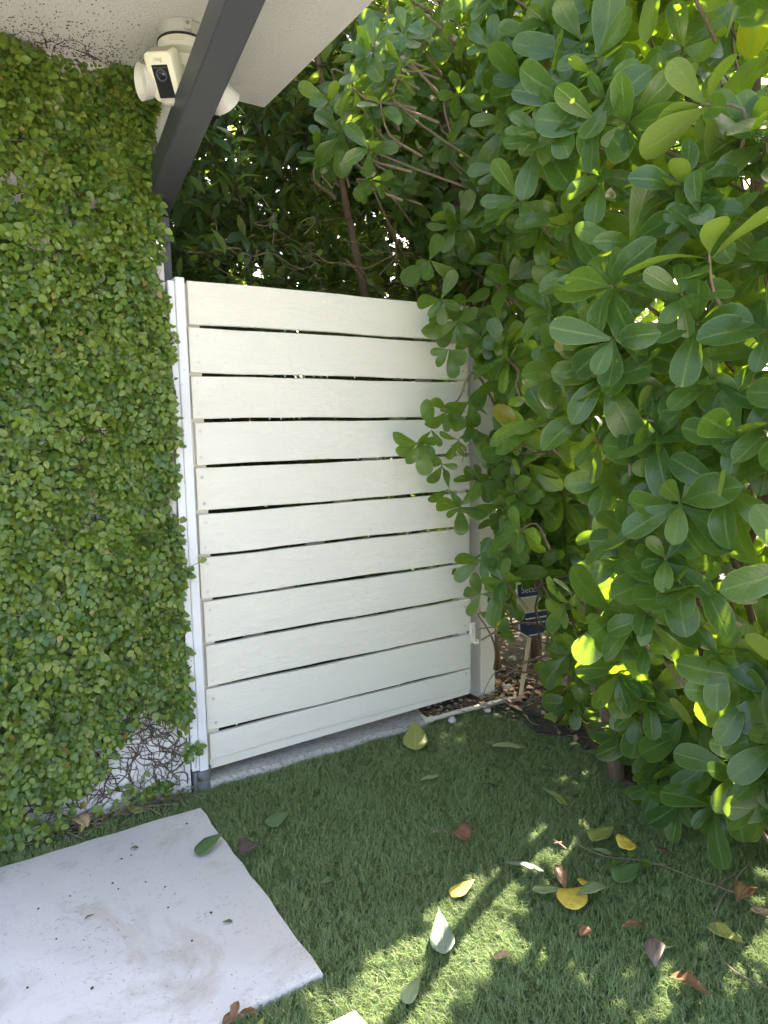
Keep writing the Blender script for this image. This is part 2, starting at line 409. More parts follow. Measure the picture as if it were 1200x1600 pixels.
def keep_turf(P):
    x, y = P[:, 0], P[:, 1]; k = np.ones(len(P), bool)
    for (a, b, c, d) in SL: k &= ~((x > a + .004) & (x < c - .004) & (y > b + .004) & (y < d - .004))
    k &= ~((y > -.022 + .008 * np.sin(x * 40)) & (x > -.09) & (x < .955))
    k &= ~((y > .0 + .012 * np.sin(x * 33)) & (x >= .955))
    k &= ~((y > -.012) & (x < -.05))
    k &= ~((x > 1.40 + .05 * np.sin(y * 9)) & (y > -.25))
    k &= ~(x > 1.30 + .06 * np.sin(y * 9) + .03 * np.sin(y * 23))
    return k
grass('turf', -1.0, 1.5, -1.75, .06, 430000, .013, .022, .00155, keep_turf)
def keep_out(P): return keep_turf(P) & ~((P[:, 0] > -1.0) & (P[:, 0] < 1.5) & (P[:, 1] > -1.75) & (P[:, 1] < .06))
grass('turf', -1.9, 1.6, -2.6, .06, 60000, .016, .026, .0030, keep_out)

# ------------------------------------------------------------------ building: wall, soffit, beam
wall = MB(); wall.box((-2.6, .0, -.05), (-.074, .20, 2.376)); wall = wall.build('house_wall', M['wall'], origin=(-1.3, .1, 0))
tag(wall, 'white stucco wall almost hidden by creeping fig', 'wall')
pier = MB(); pier.box((-.072, .012, 2.12), (.03, .198, 2.376)); pier.build('wall_return', M['stucco'], wall)
soff = empty('roof_soffit', (-1.0, -.8, 2.378), 'pale rough stucco underside of the roof overhang', 'roof')
sm_ = MB(); sm_.box((-2.6, -1.05, 2.378), (.318, .03, 2.52), .004); sm_.build('overhang_slab', M['stucco'], soff)
rt = MB()                                         # old rootlet marks left on the soffit beside the ivy
for k in range(1700):
    x = rng.uniform(-.95, -.10); dy = rng.exponential(.085)
    if dy > .40: continue
    if x > -.2 and rng.random() < .55: continue
    p0 = np.array([x, -.012 - dy, 2.3772]); a = rng.uniform(0, 6.28); l = rng.uniform(.003, .0095) ; w_ = l * rng.uniform(.25, .5)
    u = np.array([math.cos(a), math.sin(a), 0]); v = np.array([-u[1], u[0], 0]); dn = np.array([0, 0, -.0025])
    rt.add([p0-u*l/2, p0+v*w_/2, p0+u*l/2, p0-v*w_/2, p0+dn], [(0,1,4),(1,2,4),(2,3,4),(3,0,4)])
for k in range(6):
    p = np.array([rng.uniform(-.5, -.12), -.03, 2.374]); pts = [p]; a = rng.uniform(-2.4, -.7)
    for i in range(6): a += rng.normal(0, .5); p = p + np.array([math.cos(a), math.sin(a), 0]) * .018; pts.append(p)
    rt.tube(pts, np.linspace(.0018, .0006, 7), 4)
tag(rt.build('rootlet_marks', M['root'], soff, fix=False), kind='stuff')

# sloping charcoal beam on its post
beam = empty('pergola_beam', (-.06, .13, 0), 'charcoal square beam sloping down to a dark post behind the gate jamb', 'beam')
bdir = nrm([.065, .982, -.179]); P0 = np.array([-.019, .10, 1.985])         # right lower edge, far end
wv = nrm(np.cross([0, 0, 1.], bdir)); wv = -wv if wv[0] > 0 else wv        # across, towards -X
hv = nrm(np.cross(bdir, wv)); hv = hv if hv[2] > 0 else -hv
bw, bh, ch = .080, .088, .004
sec = [(ch, 0), (bw-ch, 0), (bw, ch), (bw, bh-ch), (bw-ch, bh), (ch, bh), (0, bh-ch), (0, ch)]
b = MB(); v = []
for e in (1.22, -.075): v += [P0 - bdir * e + wv * q[0] + hv * q[1] for q in sec]
b.add(v, [tuple(range(8))[::-1], tuple(range(8, 16))] + [(i, (i+1) % 8, 8+(i+1) % 8, 8+i) for i in range(8)])
b.build('beam', M['metal'], beam)
b = MB(); b.box((-.099, .092, -.02), (-.0185, .172, 1.982), .003); b.build('post', M['metal'], beam)
b = MB(); b.box((-.1005, .0905, 1.895), (-.017, .1735, 1.899)); b.build('post_seam', M['gasket'], beam)

# jamb boards left of the gate
jamb = empty('gate_jamb', (-.04, .02, 0), 'bluish white gate jamb boards between the leafy wall and the gate', 'door frame')
b = MB(); b.box((-.069, -.016, .065), (-.0465, .06, 1.750), .002); b.build('board', M['jamb'], jamb)
b = MB(); b.box((-.0450, -.020, .060), (-.0135, .06, 1.763), .003); b.build('board', M['jamb'], jamb)
b = MB(); b.box((-.073, -.0195, .070), (-.0475, -.0165, 1.172), .001); b.build('cover_strip', M['jamb'], jamb)
b = MB(); b.lathe((-.030, .008, -.03), (0, 0, 1), [(0, .030), (.088, .030), (.092, .033), (.092, .024), (.02, .024)], 24); smooth_angle(b.build('foot_sleeve', M['sleeve'], jamb))
b = MB(); b.box((-.066, -.018, -.03), (-.056, .05, .060), .002); b.build('foot_bracket', M['sleeve'], jamb)

# threshold strip and post
thr = MB(); n = 26; v = []
for i in range(n+1):
    x = -.012 + .955 * i / n; w_ = .006 * math.sin(x * 21) + random.uniform(-.003, .003)
    v += [(x, -.034 + w_, -.03), (x, -.030 + w_, .006), (x, -.024 + w_, .018 + random.uniform(-.002, .002)), (x, .14, .022), (x, .14, -.03)]
f = [(i*5+k, (i+1)*5+k, (i+1)*5+k+1, i*5+k+1) for i in range(n) for k in range(4)] + [(0,1,2,3,4), tuple(n*5+k for k in (4,3,2,1,0))]
thr.add(v, f); o = thr.build('threshold_strip', M['rough'], origin=(.46, 0, 0)); tag(o, 'worn concrete threshold strip under the white gate', 'threshold')
post = empty('gate_post', (1.37, .12, 0), 'white square gate post at the right end of the gate', 'post')
b = MB(); b.box((1.327, .080, -.03), (1.412, .165, 1.742), .003); b.build('post', M['gate'], post)
b = MB(); b.box((1.316, .150, .0), (1.3265, .164, 1.70), .002); b.build('stop_strip', M['gate'], post)

# ------------------------------------------------------------------ gate
gate = empty('board_gate', (.6, .02, .05), 'white painted wooden gate made of eleven horizontal boards', 'gate')
ZB = [1.760, 1.612, 1.450, 1.295, 1.138, .979, .826, .669, .510, .351, .186, .090]
screw_me = MB(); screw_me.lathe((0, 0, 0), (0, -1, 0), [(-.002, .0052), (.0012, .0052), (.0018, .0040), (.0008, .0018), (.0003, .0)], 10)
_s = screw_me.build('screw', M['screw'], smooth=False, origin=(0, 0, 0)); screw_data = _s.data; bpy.data.objects.remove(_s)
def gate_board(zt, zb, k):
    gap = .0125 if k < 10 else .010
    z1 = zt - (gap / 2 if k else 0); z0 = zb + (gap / 2 if k < 10 else 0)
    nx_ = 26; v = []; yo = random.uniform(-.0012, .0012); e0 = random.uniform(-.007, .005); e1 = random.uniform(-.004, .004); tl = random.uniform(-.002, .002)
    xs_ = np.linspace(e0, 1.197 + e1, nx_); ph = random.uniform(0, 6)
    for i, x in enumerate(xs_):
        wz = .0016 * math.sin(x * 7 + ph) + .0007 * math.sin(x * 19 + ph * 2) + random.uniform(-.0004, .0004); t_ = tl * (x - .6)
        bow = .0016 * math.sin(x * 3.1 + ph)
        c = .0018
        zz0, zz1 = z0 + wz + t_, z1 + wz * .8 + t_
        v += [(x, yo+bow+c, zz0), (x, yo+bow, zz0+c), (x, yo+bow-.0006, (zz0+zz1)/2), (x, yo+bow, zz1-c), (x, yo+bow+c, zz1), (x, yo+bow+.0195, zz1), (x, yo+bow+.0195, zz0)]
    m_ = 7
    f = [(i*m_+q, (i+1)*m_+q, (i+1)*m_+(q+1) % m_, i*m_+(q+1) % m_) for i in range(nx_-1) for q in range(m_)] + [tuple(range(m_)), tuple((nx_-1)*m_+q for q in range(m_))[::-1]]
    b = MB(); b.add(v, f); o = b.build('board', M['gate'], gate, origin=(0, 0, (z0+z1)/2)); smooth_angle(o, 30)
    hh = (z1 - z0) / 2
    for x in (.022, 1.172):
        for s_ in (-1, 1):
            if k == 10 and s_ < 0: continue
            link('screw', screw_data, o, (x + random.uniform(-.006, .006), yo + .0002, s_ * hh * random.uniform(.52, .72)))
    # runs of dried paint hanging from the lower edge into the gap
    d = MB()
    for q in range({0: 3, 1: 14, 2: 6, 3: 3}.get(k, 2)):
        x = random.uniform(.1, .9); l = random.uniform(.004, .011)
        d.lathe((x, .002, z0 + .001 - l), (0, 0, 1), [(0, .0006), (l*.3, .0012), (l*.8, .002), (l, .0042)], 6)
    tag(d.build('paint_drip', M['gate'], o, fix=True), kind='stuff')
for k in range(11): gate_board(ZB[k], ZB[k+1], k)
b = MB(); b.box((-.011, .0215, .052), (.044, .066, 1.752), .002); b.build('stile', M['gate'], gate)
b = MB(); b.box((1.150, .0215, .07), (1.198, .066, 1.752), .002); b.build('stile', M['gate'], gate)
b = MB(); b.add([(.0, .006, .050), (1.196, .006, .068), (1.196, .006, .100), (.0, .006, .089), (.0, .048, .050), (1.196, .048, .068), (1.196, .048, .100), (.0, .048, .089)],
                [(0,1,2,3),(7,6,5,4),(0,4,5,1),(1,5,6,2),(2,6,7,3),(3,7,4,0)]); b.build('bottom_rail', M['gate'], gate)
b = MB(); b.add([(.02, .068, .30), (.09, .068, .30), (1.19, .068, 1.62), (1.12, .068, 1.62), (.02, .09, .30), (.09, .09, .30), (1.19, .09, 1.62), (1.12, .09, 1.62)],
                [(0,1,2,3),(7,6,5,4),(0,4,5,1),(1,5,6,2),(2,6,7,3),(3,7,4,0)]); b.build('brace', M['gate'], gate)
lt = MB(); lt.box((1.199, -.004, .302), (1.226, .012, .392), .002); lt.tube([(1.212, -.006, .30), (1.235, -.010, .298), (1.262, .03, .302)], .005, 8); lt.box((1.221, -.002, .292), (1.232, .02, .312), .002)
lt.build('latch', M['gate'], gate)

# ------------------------------------------------------------------ security floodlight camera under the soffit
fl = empty('security_floodlight', (-.078, -.315, 2.378), 'cream security camera with twin lamp heads under the soffit beside the beam', 'security camera')
C0 = np.array([-.078, -.315, 0.0])
b = MB(); b.lathe((C0[0], C0[1], 2.3775), (0, 0, -1), [(0, .062), (.004, .066), (.034, .064), (.040, .060), (.040, .02)], 36); jb = b.build('junction_box', M['grey_plastic'], fl); smooth_angle(jb)
tocam = nrm((CAM - C0) * [1, 1, 0])
right = np.array([-tocam[1], tocam[0], 0.0])                         # viewer's right
q = C0 + tocam * .064 + right * .015
b = MB(); b.add([q + right * x + np.array([0, 0, z]) + tocam * d for (x, z, d) in [(-.013, 2.376, -.006), (.013, 2.376, -.006), (.010, 2.343, -.004), (-.010, 2.343, -.004), (-.012, 2.374, .004), (.012, 2.374, .004), (.009, 2.345, .004), (-.009, 2.345, .004)]],
               [(0,1,2,3),(4,5,6,7),(0,4,5,1),(1,5,6,2),(2,6,7,3),(3,7,4,0)]); b.build('cover_ear', M['grey_plastic'], jb)
b = MB(); b.lathe(q + tocam * .0035 + np.array([0, 0, 2.362]), tocam, [(0, .005), (.002, .005), (.003, .003), (.001, .001)], 12); b.build('screw', M['rust'], jb)
b = MB(); b.lathe((C0[0], C0[1], 2.338), (0, 0, -1), [(0, .05), (0, .070), (.006, .071), (.007, .05)], 40); b.build('gasket', M['gasket'], fl)
b = MB(); b.lathe((C0[0], C0[1], 2.331), (0, 0, -1), [(0, .069), (.018, .069), (.026, .067), (.030, .060), (.036, .044), (.058, .040), (.066, .034), (.068, .0)], 40); base = b.build('base', M['white_plastic'], fl); smooth_angle(base)
b = MB()
for i in range(7):
    for j in range(3):
        a = -.55 + i * .085; r_ = .0702
        d1 = tocam * math.cos(a) + right * math.sin(a); d2 = tocam * math.cos(a + .07) + right * math.sin(a + .07); z = 2.326 - j * .0045
        b.add([C0 + d1*r_ + [0,0,z], C0 + d2*r_ + [0,0,z], C0 + d2*r_ + [0,0,z-.0022], C0 + d1*r_ + [0,0,z-.0022]], [(0,1,2,3)])
tag(b.build('warning_print', M['faded'], base, fix=False), kind='stuff')
# camera body, built in its own frame then turned towards the yard
def frame(px, py, y, fwd, roll=0.0):
    c = ony(px, py, y); fwd = nrm(fwd); r = nrm(np.cross(fwd, [0, 0, 1.0])) * -1; u = np.cross(r, fwd) * -1
    if u[2] < 0: u = -u
    r2 = r * math.cos(roll) + u * math.sin(roll); u2 = -r * math.sin(roll) + u * math.cos(roll)
    return c, r2, u2, fwd
fc, fr, fu, ff = frame(254, 121, -.395, nrm(tocam * .85 - right * .50 + np.array([0, 0, -.80])), rad(-6))
if fr @ right < 0: fr = -fr
def loc(x, y, d): return fc + fr * x + fu * y + ff * d
def rrect(w, h, r, n=5):
    o = []
    for cx, cy, a0 in ((w/2-r, h/2-r, 0), (-w/2+r, h/2-r, 90), (-w/2+r, -h/2+r, 180), (w/2-r, -h/2+r, 270)):
        for k in range(n+1):
            a = rad(a0 + 90*k/n); o.append((cx + r*math.cos(a), cy + r*math.sin(a)))
    return o
def prism(b, w, h, r, stations, n=5, cx=0, cy=0):                     # stations: (depth, inset, lower the bottom)
    base_ = None; rings = []
    for d, ins in stations: rings.append([loc(cx + x, cy + y, d) for x, y in rrect(w-2*ins, h-2*ins, max(r-ins, .0008), n)])
    N = len(rings[0]); v = [p for rg in rings for p in rg]
    f = [(i*N+k, i*N+(k+1) % N, (i+1)*N+(k+1) % N, (i+1)*N+k) for i in range(len(rings)-1) for k in range(N)] + [tuple(range(N))[::-1], tuple((len(rings)-1)*N+k for k in range(N))]
    b.add(v, f)
b = MB(); prism(b, .079, .118, .014, [(-.058, .010), (-.054, .003), (-.045, .0), (-.002, .0), (.0, .002)]); body = b.build('camera_body', M['cream_plastic'], fl); smooth_angle(body, 50)
b = MB(); b.add([loc(x, .0592, d) for x, d in ((-.026, -.050), (.026, -.050), (.030, -.044), (.030, -.006), (-.030, -.006), (-.030, -.044))] + [loc(x, .0598, d) for x, d in ((-.025, -.049), (.025, -.049), (.029, -.043), (.029, -.007), (-.029, -.007), (-.029, -.043))], [tuple(range(6)), tuple(range(6, 12))] + [(i, (i+1) % 6, 6+(i+1) % 6, 6+i) for i in range(6)]); b.build('dusty_top', M['dusty'], body)
b = MB(); prism(b, .046, .080, .002, [(-.002, 0), (.0012, 0), (.0016, .0008)], cy=-.010); face = b.build('black_faceplate', M['black_glass'], body)
b = MB(); b.lathe(loc(0, .006, .0012), ff, [(0, .0155), (.002, .0155), (.0024, .0125), (.0006, .011)], 28); b.build('lens_ring', M['lens_ring'], face)
b = MB(); b.lathe(loc(0, .006, .0010), ff, [(.0006, .0115), (.003, .009), (.0045, .0045), (.005, .0)], 24); ln = b.build('lens', M['lens'], face); smooth_angle(ln, 80)
b = MB(); prism(b, .040, .0016, .0005, [(.0010, 0), (.0020, 0)], cy=.0235); b.build('sensor_slot', M['lens_ring'], face)
b = MB(); b.lathe(loc(0, -.052, -.026), -fu, [(0, .036), (.008, .035), (.016, .029), (.022, .018), (.025, .0)], 28); smooth_angle(b.build('sensor_dome', M['white_plastic'], fl), 60)
def text_mesh(name, s, size, mat, parent, org, r, u, fwd, extrude=.0003, align='CENTER'):
    cu = bpy.data.curves.new('text', 'FONT'); cu.body = s; cu.size = size; cu.extrude = extrude; cu.align_x = align; cu.align_y = 'CENTER'; cu.resolution_u = 3
    ob = bpy.data.objects.new('text', cu); COL.objects.link(ob); bpy.context.view_layer.update()
    me = bpy.data.meshes.new_from_object(ob.evaluated_get(bpy.context.evaluated_depsgraph_get())); bpy.data.objects.remove(ob); bpy.data.curves.remove(cu)
    n = len(me.vertices); a = np.empty(n*3); me.vertices.foreach_get('co', a); a = a.reshape(-1, 3)
    org = np.asarray(org); w = world_loc(parent)
    p = org - w + a[:, :1] * r + a[:, 1:2] * u + a[:, 2:3] * fwd
    me.vertices.foreach_set('co', p.reshape(-1)); me.materials.clear(); me.materials.append(mat); me.update(); me.name = name
    return link(name, me, parent)
text_mesh('lettering', 'ring', .0155, M['logo'], body, loc(0, .0435, .0008), fr, fu, ff)
b = MB(); a0 = C0 + np.array([0, 0, 2.285]); b.tube([a0, a0 * .5 + loc(0.01, .0, -.06) * .5 + np.array([0, 0, -.01]), loc(.004, -.002, -.056)], .016, 14); smooth_angle(b.build('ball_arm', M['white_plastic'], fl), 60)
def lamp(px, py, y, fwd, rr):
    c, r, u, d = frame(px, py, y, fwd)
    prof = [(-.075, .0), (-.074, .018), (-.066, .026), (-.045, .032), (-.02, .041), (0, rr), (.002, rr + .001), (.003, rr), (.0, rr - .004), (-.018, .034), (-.020, .030)]
    b = MB(); b.lathe(c, d, prof, 32); h = b.build('lamp_head', M['white_plastic'], fl); smooth_angle(h, 50)
    b = MB(); b.lathe(c, d, [(-.019, .0338), (-.016, .031), (-.011, .018), (-.009, .0)], 28); smooth_angle(b.build('lamp_lens', M['diffuser'], h), 60)
    b = MB(); e = c - d * .066; a = C0 + np.array([0, 0, 2.275]); b.tube([a, (a + e) / 2 + np.array([0, 0, -.012]), e], .011, 12); smooth_angle(b.build('lamp_arm', M['white_plastic'], h), 60)
lamp(221, 128, -.335, nrm(-right * .92 + tocam * .34 + np.array([0, 0, -.20])), .045)
lamp(352, 160, -.30, nrm(right * .50 - tocam * .62 + np.array([0, 0, -.45])), .047)

# ------------------------------------------------------------------ yard sign
sg = empty('yard_sign', (1.50, -.03, 0), 'small navy and white yard sign on a thin wooden stake by the gate post', 'sign')
stp = [onz(812, 1095, -.0), ony(829, 985, -.02)]
sd = nrm(stp[1] - stp[0])
b = MB(); p0, p1 = stp[0] - sd * .04, stp[1] + sd * .06; sr = nrm(np.cross(sd, tocam)); sr = sr if sr[0] > 0 else -sr; sf_ = np.cross(sr, sd)
if sf_ @ tocam < 0: sf_ = -sf_
cs = [(-.009, -.003), (.009, -.003), (.009, .003), (-.009, .003)]
b.add([p + sr*x + sf_*y for p in (p0, p1) for x, y in cs], [(0,1,2,3)[::-1], (4,5,6,7)] + [(i, (i+1) % 4, 4+(i+1) % 4, 4+i) for i in range(4)]); b.build('stake', M['stake'], sg)
s0 = ony(836, 950, -.03)                                             # centre of the panel
sr = nrm(np.array([.97, -.12, 0])); su = nrm(np.array([.05, 0.10, 1.0]) ); su = nrm(su - sr * (su @ sr)); sn = np.cross(sr, su); sn = sn if sn[1] < 0 else -sn
def panel(name, pts, d0, d1, mat, par):
    b = MB(); n = len(pts); b.add([s0 + sr*x + su*y + sn*d for d in (d0, d1) for x, y in pts], [tuple(range(n))[::-1], tuple(range(n, 2*n))] + [(i, (i+1) % n, n+(i+1) % n, n+i) for i in range(n)]); return b.build(name, mat, par)
PW, PH = .098, .125
pn = panel('sign_panel', [(-PW, PH), (PW, PH), (PW, -.085), (.035, -PH), (-.060, -PH), (-PW, -.098)], 0, .004, M['sign_white'], sg)
panel('top_band', [(-PW+.005, PH-.006), (PW-.005, PH-.006), (PW-.005, PH-.066), (-PW+.005, PH-.066)], .004, .0046, M['navy'], pn)
panel('middle_band', [(-PW+.005, .052), (PW-.005, .052), (PW-.005, -.012), (-PW+.005, -.012)], .004, .0046, M['sign_tan'], pn)
panel('bottom_band', [(-PW+.005, -.018), (PW-.005, -.018), (PW-.005, -.083), (.033, -PH+.006), (-.058, -PH+.006), (-PW+.005, -.095)], .004, .0046, M['navy'], pn)
text_mesh('lettering', 'Security', .044, M['sign_white'], pn, s0 + su * .090 + sn * .0049 - sr * .004, sr, su, sn)
for yy, ww in ((-.045, .06), (-.068, .05)):
    panel('print_line', [(-ww, yy+.004), (ww, yy+.004), (ww, yy-.003), (-ww, yy-.003)], .0046, .0050, M['sign_white'], pn)

# ------------------------------------------------------------------ pipe, rocks, pebbles beside the threshold
def smoothline(pts, n=6):
    pts = [np.asarray(p, float) for p in pts]; P = [2*pts[0]-pts[1]] + pts + [2*pts[-1]-pts[-2]]; o = []
    for i in range(1, len(P)-2):
        for k in range(n):
            t = k/n; a, b_, c, d = P[i-1], P[i], P[i+1], P[i+2]
            o.append(.5*((2*b_)+(-a+c)*t+(2*a-5*b_+4*c-d)*t*t+(-a+3*b_-3*c+d)*t**3))
    o.append(pts[-1]); return np.array(o)
pp = empty('water_pipe', (1.1, .05, 0), 'dirty white plastic pipe lying along the turf edge below the gate', 'pipe')
pe = onz(666, 1126, .012); pa = onz(652, 1113, .012); pb = onz(805, 1090, .012)
b = MB(); b.tube([pa, pe], .0105, 12); b.build('pipe_run', M['pvc'], pp, smooth=True)
b = MB(); b.tube(smoothline([pe, pe*.55+pb*.45+np.array([0, 0, .002]), pb]), .0105, 12); b.build('pipe_run', M['pvc'], pp, smooth=True)
ed = nrm(pb - pe); eb = nrm(pa - pe)
b = MB(); b.tube([pe + eb*.020, pe + eb*.004, pe, pe + ed*.004, pe + ed*.034], [.0135, .0135, .014, .0135, .0135], 12); smooth_angle(b.build('elbow_joint', M['pvc'], pp), 40)
def rock(name, px, py, size, mat, label, cat, group=None, flat=.7, parent=None):
    import bmesh
    bm = bmesh.new(); bmesh.ops.create_icosphere(bm, subdivisions=2, radius=1.0); c = onz(px, py, size * flat * .45)
    k = rng.normal(0, 1, (4, 3)); sc = np.array([1, rng.uniform(.6, .9), flat]) * size
    for v in bm.verts:
        p = np.array(v.co); d = 1 + .16 * math.sin(p @ k[0] * 2.2) + .11 * math.sin(p @ k[1] * 4 + 1) - .22 * max(0, p @ nrm(k[2]) - .45) - .3 * max(0, p @ nrm(k[3]) - .6); v.co = p * d * sc
    me = bpy.data.meshes.new(name); bm.to_mesh(me); bm.free(); me.materials.append(mat); smooth_angle_me(me)
    o = link(name, me, None, c); o.rotation_euler = (0, 0, rng.uniform(0, 6)); return tag(o, label, cat, group)
def smooth_angle_me(me):
    me.shade_smooth()
    try: me.set_sharp_from_angle(angle=rad(28))
    except Exception: pass
rock('rock', 707, 1126, .020, M['rock'], 'small broken white rock lying on the turf in front of the pipe', 'rock')
rock('rock', 760, 1108, .022, M['rock'], 'white lump of rock touching the pipe below the gate post', 'rock')
PBL = ['leftmost grey pebble of the heap under the gate corner', 'second pebble from the left in the heap, tucked at the back', 'pale pebble at the top of the heap under the gate', 'rearmost pebble of the heap below the bottom rail', 'pebble on the right side of the heap, nearest the pipe', 'pebble lying right of the heap against the pipe', 'lowest pebble of the heap, touching the elbow joint', 'front middle pebble of the heap beside the pipe', 'outermost pebble, farthest right behind the pipe', 'small pebble at the back right of the heap']
for i_, (px, py, s_) in enumerate(((670, 1104, .013), (680, 1100, .012), (686, 1097, .014), (694, 1093, .013), (701, 1104, .012), (712, 1100, .011), (677, 1111, .012), (690, 1107, .013), (720, 1094, .012), (706, 1094, .011))):
    rock('pebble', px, py, s_, M['pebble'], PBL[i_], 'pebble', 'pebbles under the gate corner')
for (px, py, s_, lb) in ((783, 1045, .030, 'pale stone on the soil right of the gate post, nearest the sign stake'), (800, 1030, .026, 'pale stone on the soil behind the sign stake'), (792, 1075, .028, 'whitish stone on the soil at the foot of the gate post')):
    rock('stone', px, py, s_, M['rock'], lb, 'stone')

# ------------------------------------------------------------------ leaves
def template(ts, hw, fold, bend, nside=1, wav=0.0, seed=0):
    r_ = random.Random(seed); v = []; uv = []; K = 2 * nside + 1
    tw = r_.uniform(-.25, .25); ph = r_.uniform(0, 6)
    for t, h in zip(ts, hw):
        yy = t - .12 * abs(bend) * t * t; zb = -bend * t * t * .9 + .02 * math.sin(t * 7 + ph)
        for k in range(-nside, nside + 1):
            s_ = k / nside; x = h * s_
            z = zb + fold * abs(x) + x * tw * t + wav * math.sin(t * 14 + ph + (2 if s_ > 0 else 0)) * abs(s_) * h
            v.append((x, yy, z)); uv.append((.5 + s_ / 2, t))
    n = len(ts); f = [(i*K+k, i*K+k+1, (i+1)*K+k+1, (i+1)*K+k) for i in range(n-1) for k in range(K-1)]
    return np.array(v), np.array(uv), np.array(f)
OB_T = [0, .07, .2, .36, .52, .68, .82, .92, .975, 1.0]; OB_W = [.014, .028, .075, .138, .192, .222, .212, .165, .095, .02]
OV_T = [0, .17, .46, .78, 1.0]; OV_W = [.06, .29, .36, .24, .02]
EL_T = [0, .20, .48, .78, 1.0]; EL_W = [.012, .095, .165, .105, .005]
TPL = {
    'shrub': [template(OB_T, np.array(OB_W) * (.94 + .07 * (i % 4)), [.10, .30, .18, .42, .05, .25, .34, .14][i], [.10, .28, -.10, .45, .02, .20, .6, -.18][i], 2 if i < 2 else 1, [.0, .05, .0, .03, .04, 0, .05, .0][i], i) for i in range(8)],
    'back': [template(EL_T, np.array(EL_W) * (1 + .12 * (i % 3)), [.2, .35, .1, .5, .25, .15][i], [.15, .3, -.1, .5, .05, .25][i], 1, 0, 20+i) for i in range(6)],
    'ivy': [template(OV_T, np.array(OV_W), [.15, .3, .05, -.2, .22][i], [.15, .35, .0, .5, .22][i], 1, 0, 40+i) for i in range(5)],
}
def frames(d, n):
    d = nrm(d); x = nrm(np.cross(d, n)); z = np.cross(x, d); return np.stack([x, d, z], axis=-1)        # columns
class Leaves:
    def __init__(s): s.p = []; s.d = []; s.n = []; s.L = []; s.r = []
    def add(s, p, d, n, L, r): s.p.append(p); s.d.append(d); s.n.append(n); s.L.append(L); s.r.append(r)
    def arr(s): return np.array(s.p), np.array(s.d), np.array(s.n), np.array(s.L), np.array(s.r)
def stuff_mesh(name, kind, mat, p, F, L, r, parent):
    tl = TPL[kind]; ti = np.arange(len(p)) % len(tl); Vs, Us, Fs, Rs = [], [], [], []; off = 0
    base = world_loc(parent) if parent is not None else np.zeros(3)
    for k, (tv, tu, tf) in enumerate(tl):
        s_ = ti == k; n = int(s_.sum())
        if not n: continue
        v = np.einsum('nij,kj->nki', F[s_] * L[s_][:, None, None], tv) + (p[s_] - base)[:, None, :]
        Vs.append(v.reshape(-1, 3)); K = len(tv)
        f = (tf[None] + (np.arange(n) * K)[:, None, None]).reshape(-1, 4) + off; Fs.append(f); off += n * K
        Us.append(np.tile(tu[tf.reshape(-1)], (n, 1))); Rs.append(np.repeat(r[s_], K))
    Vv = np.concatenate(Vs); Ff = np.concatenate(Fs).astype(np.int32); Uu = np.concatenate(Us); Rr = np.concatenate(Rs)
    me = bpy.data.meshes.new(name); me.vertices.add(len(Vv)); me.vertices.foreach_set('co', Vv.reshape(-1))
    me.loops.add(Ff.size); me.loops.foreach_set('vertex_index', Ff.reshape(-1)); me.polygons.add(len(Ff)); me.polygons.foreach_set('loop_start', np.arange(0, Ff.size, 4, dtype=np.int32))
    uvl = me.uv_layers.new(name='UVMap'); uvl.data.foreach_set('uv', Uu.reshape(-1).astype(np.float32))
    a = me.attributes.new('rnd', 'FLOAT', 'POINT'); a.data.foreach_set('value', Rr.astype(np.float32))
    me.update(calc_edges=True); me.shade_smooth(); me.materials.append(mat)
    return tag(link(name, me, parent), kind='stuff')
TPL_ME = {}
def tpl_mesh(kind, k, mat):
    key = (kind, k, mat.name)
    if key not in TPL_ME:
        tv, tu, tf = TPL[kind][k]; me = bpy.data.meshes.new(kind + '_leaf'); me.from_pydata(tv.tolist(), [], tf.tolist())
        uvl = me.uv_layers.new(name='UVMap'); uvl.data.foreach_set('uv', tu[tf.reshape(-1)].reshape(-1).astype(np.float32))
        me.materials.append(mat); me.shade_smooth(); me.update(); TPL_ME[key] = me
    return TPL_ME[key]
def rank_visible(p, F, L, others=None):
    """index of leaves by apparent size in the photograph, hidden ones last"""
    c = p + F[:, :, 1] * L[:, None] * .5
    x, y, z = proj(c); cell = 14
    ok = (x > -20) & (x < 1220) & (y > -20) & (y < 1620) & (z > .1)
    key = (np.clip(x, -30, 1230) // cell).astype(int) * 1000 + (np.clip(y, -30, 1630) // cell).astype(int)
    front = {}
    for i in np.where(ok)[0]:
        k = key[i]
        if k not in front or z[i] < front[k]: front[k] = z[i]
    vis = np.array([ok[i] and z[i] < front[key[i]] + .06 for i in range(len(p))])
    face = np.abs(np.einsum('ni,ni->n', nrm(c - CAM), F[:, :, 2]))
    score = np.where(vis, (L / np.maximum(z, .1)) ** 2 * (.25 + face), 0)
    return np.argsort(-score), score
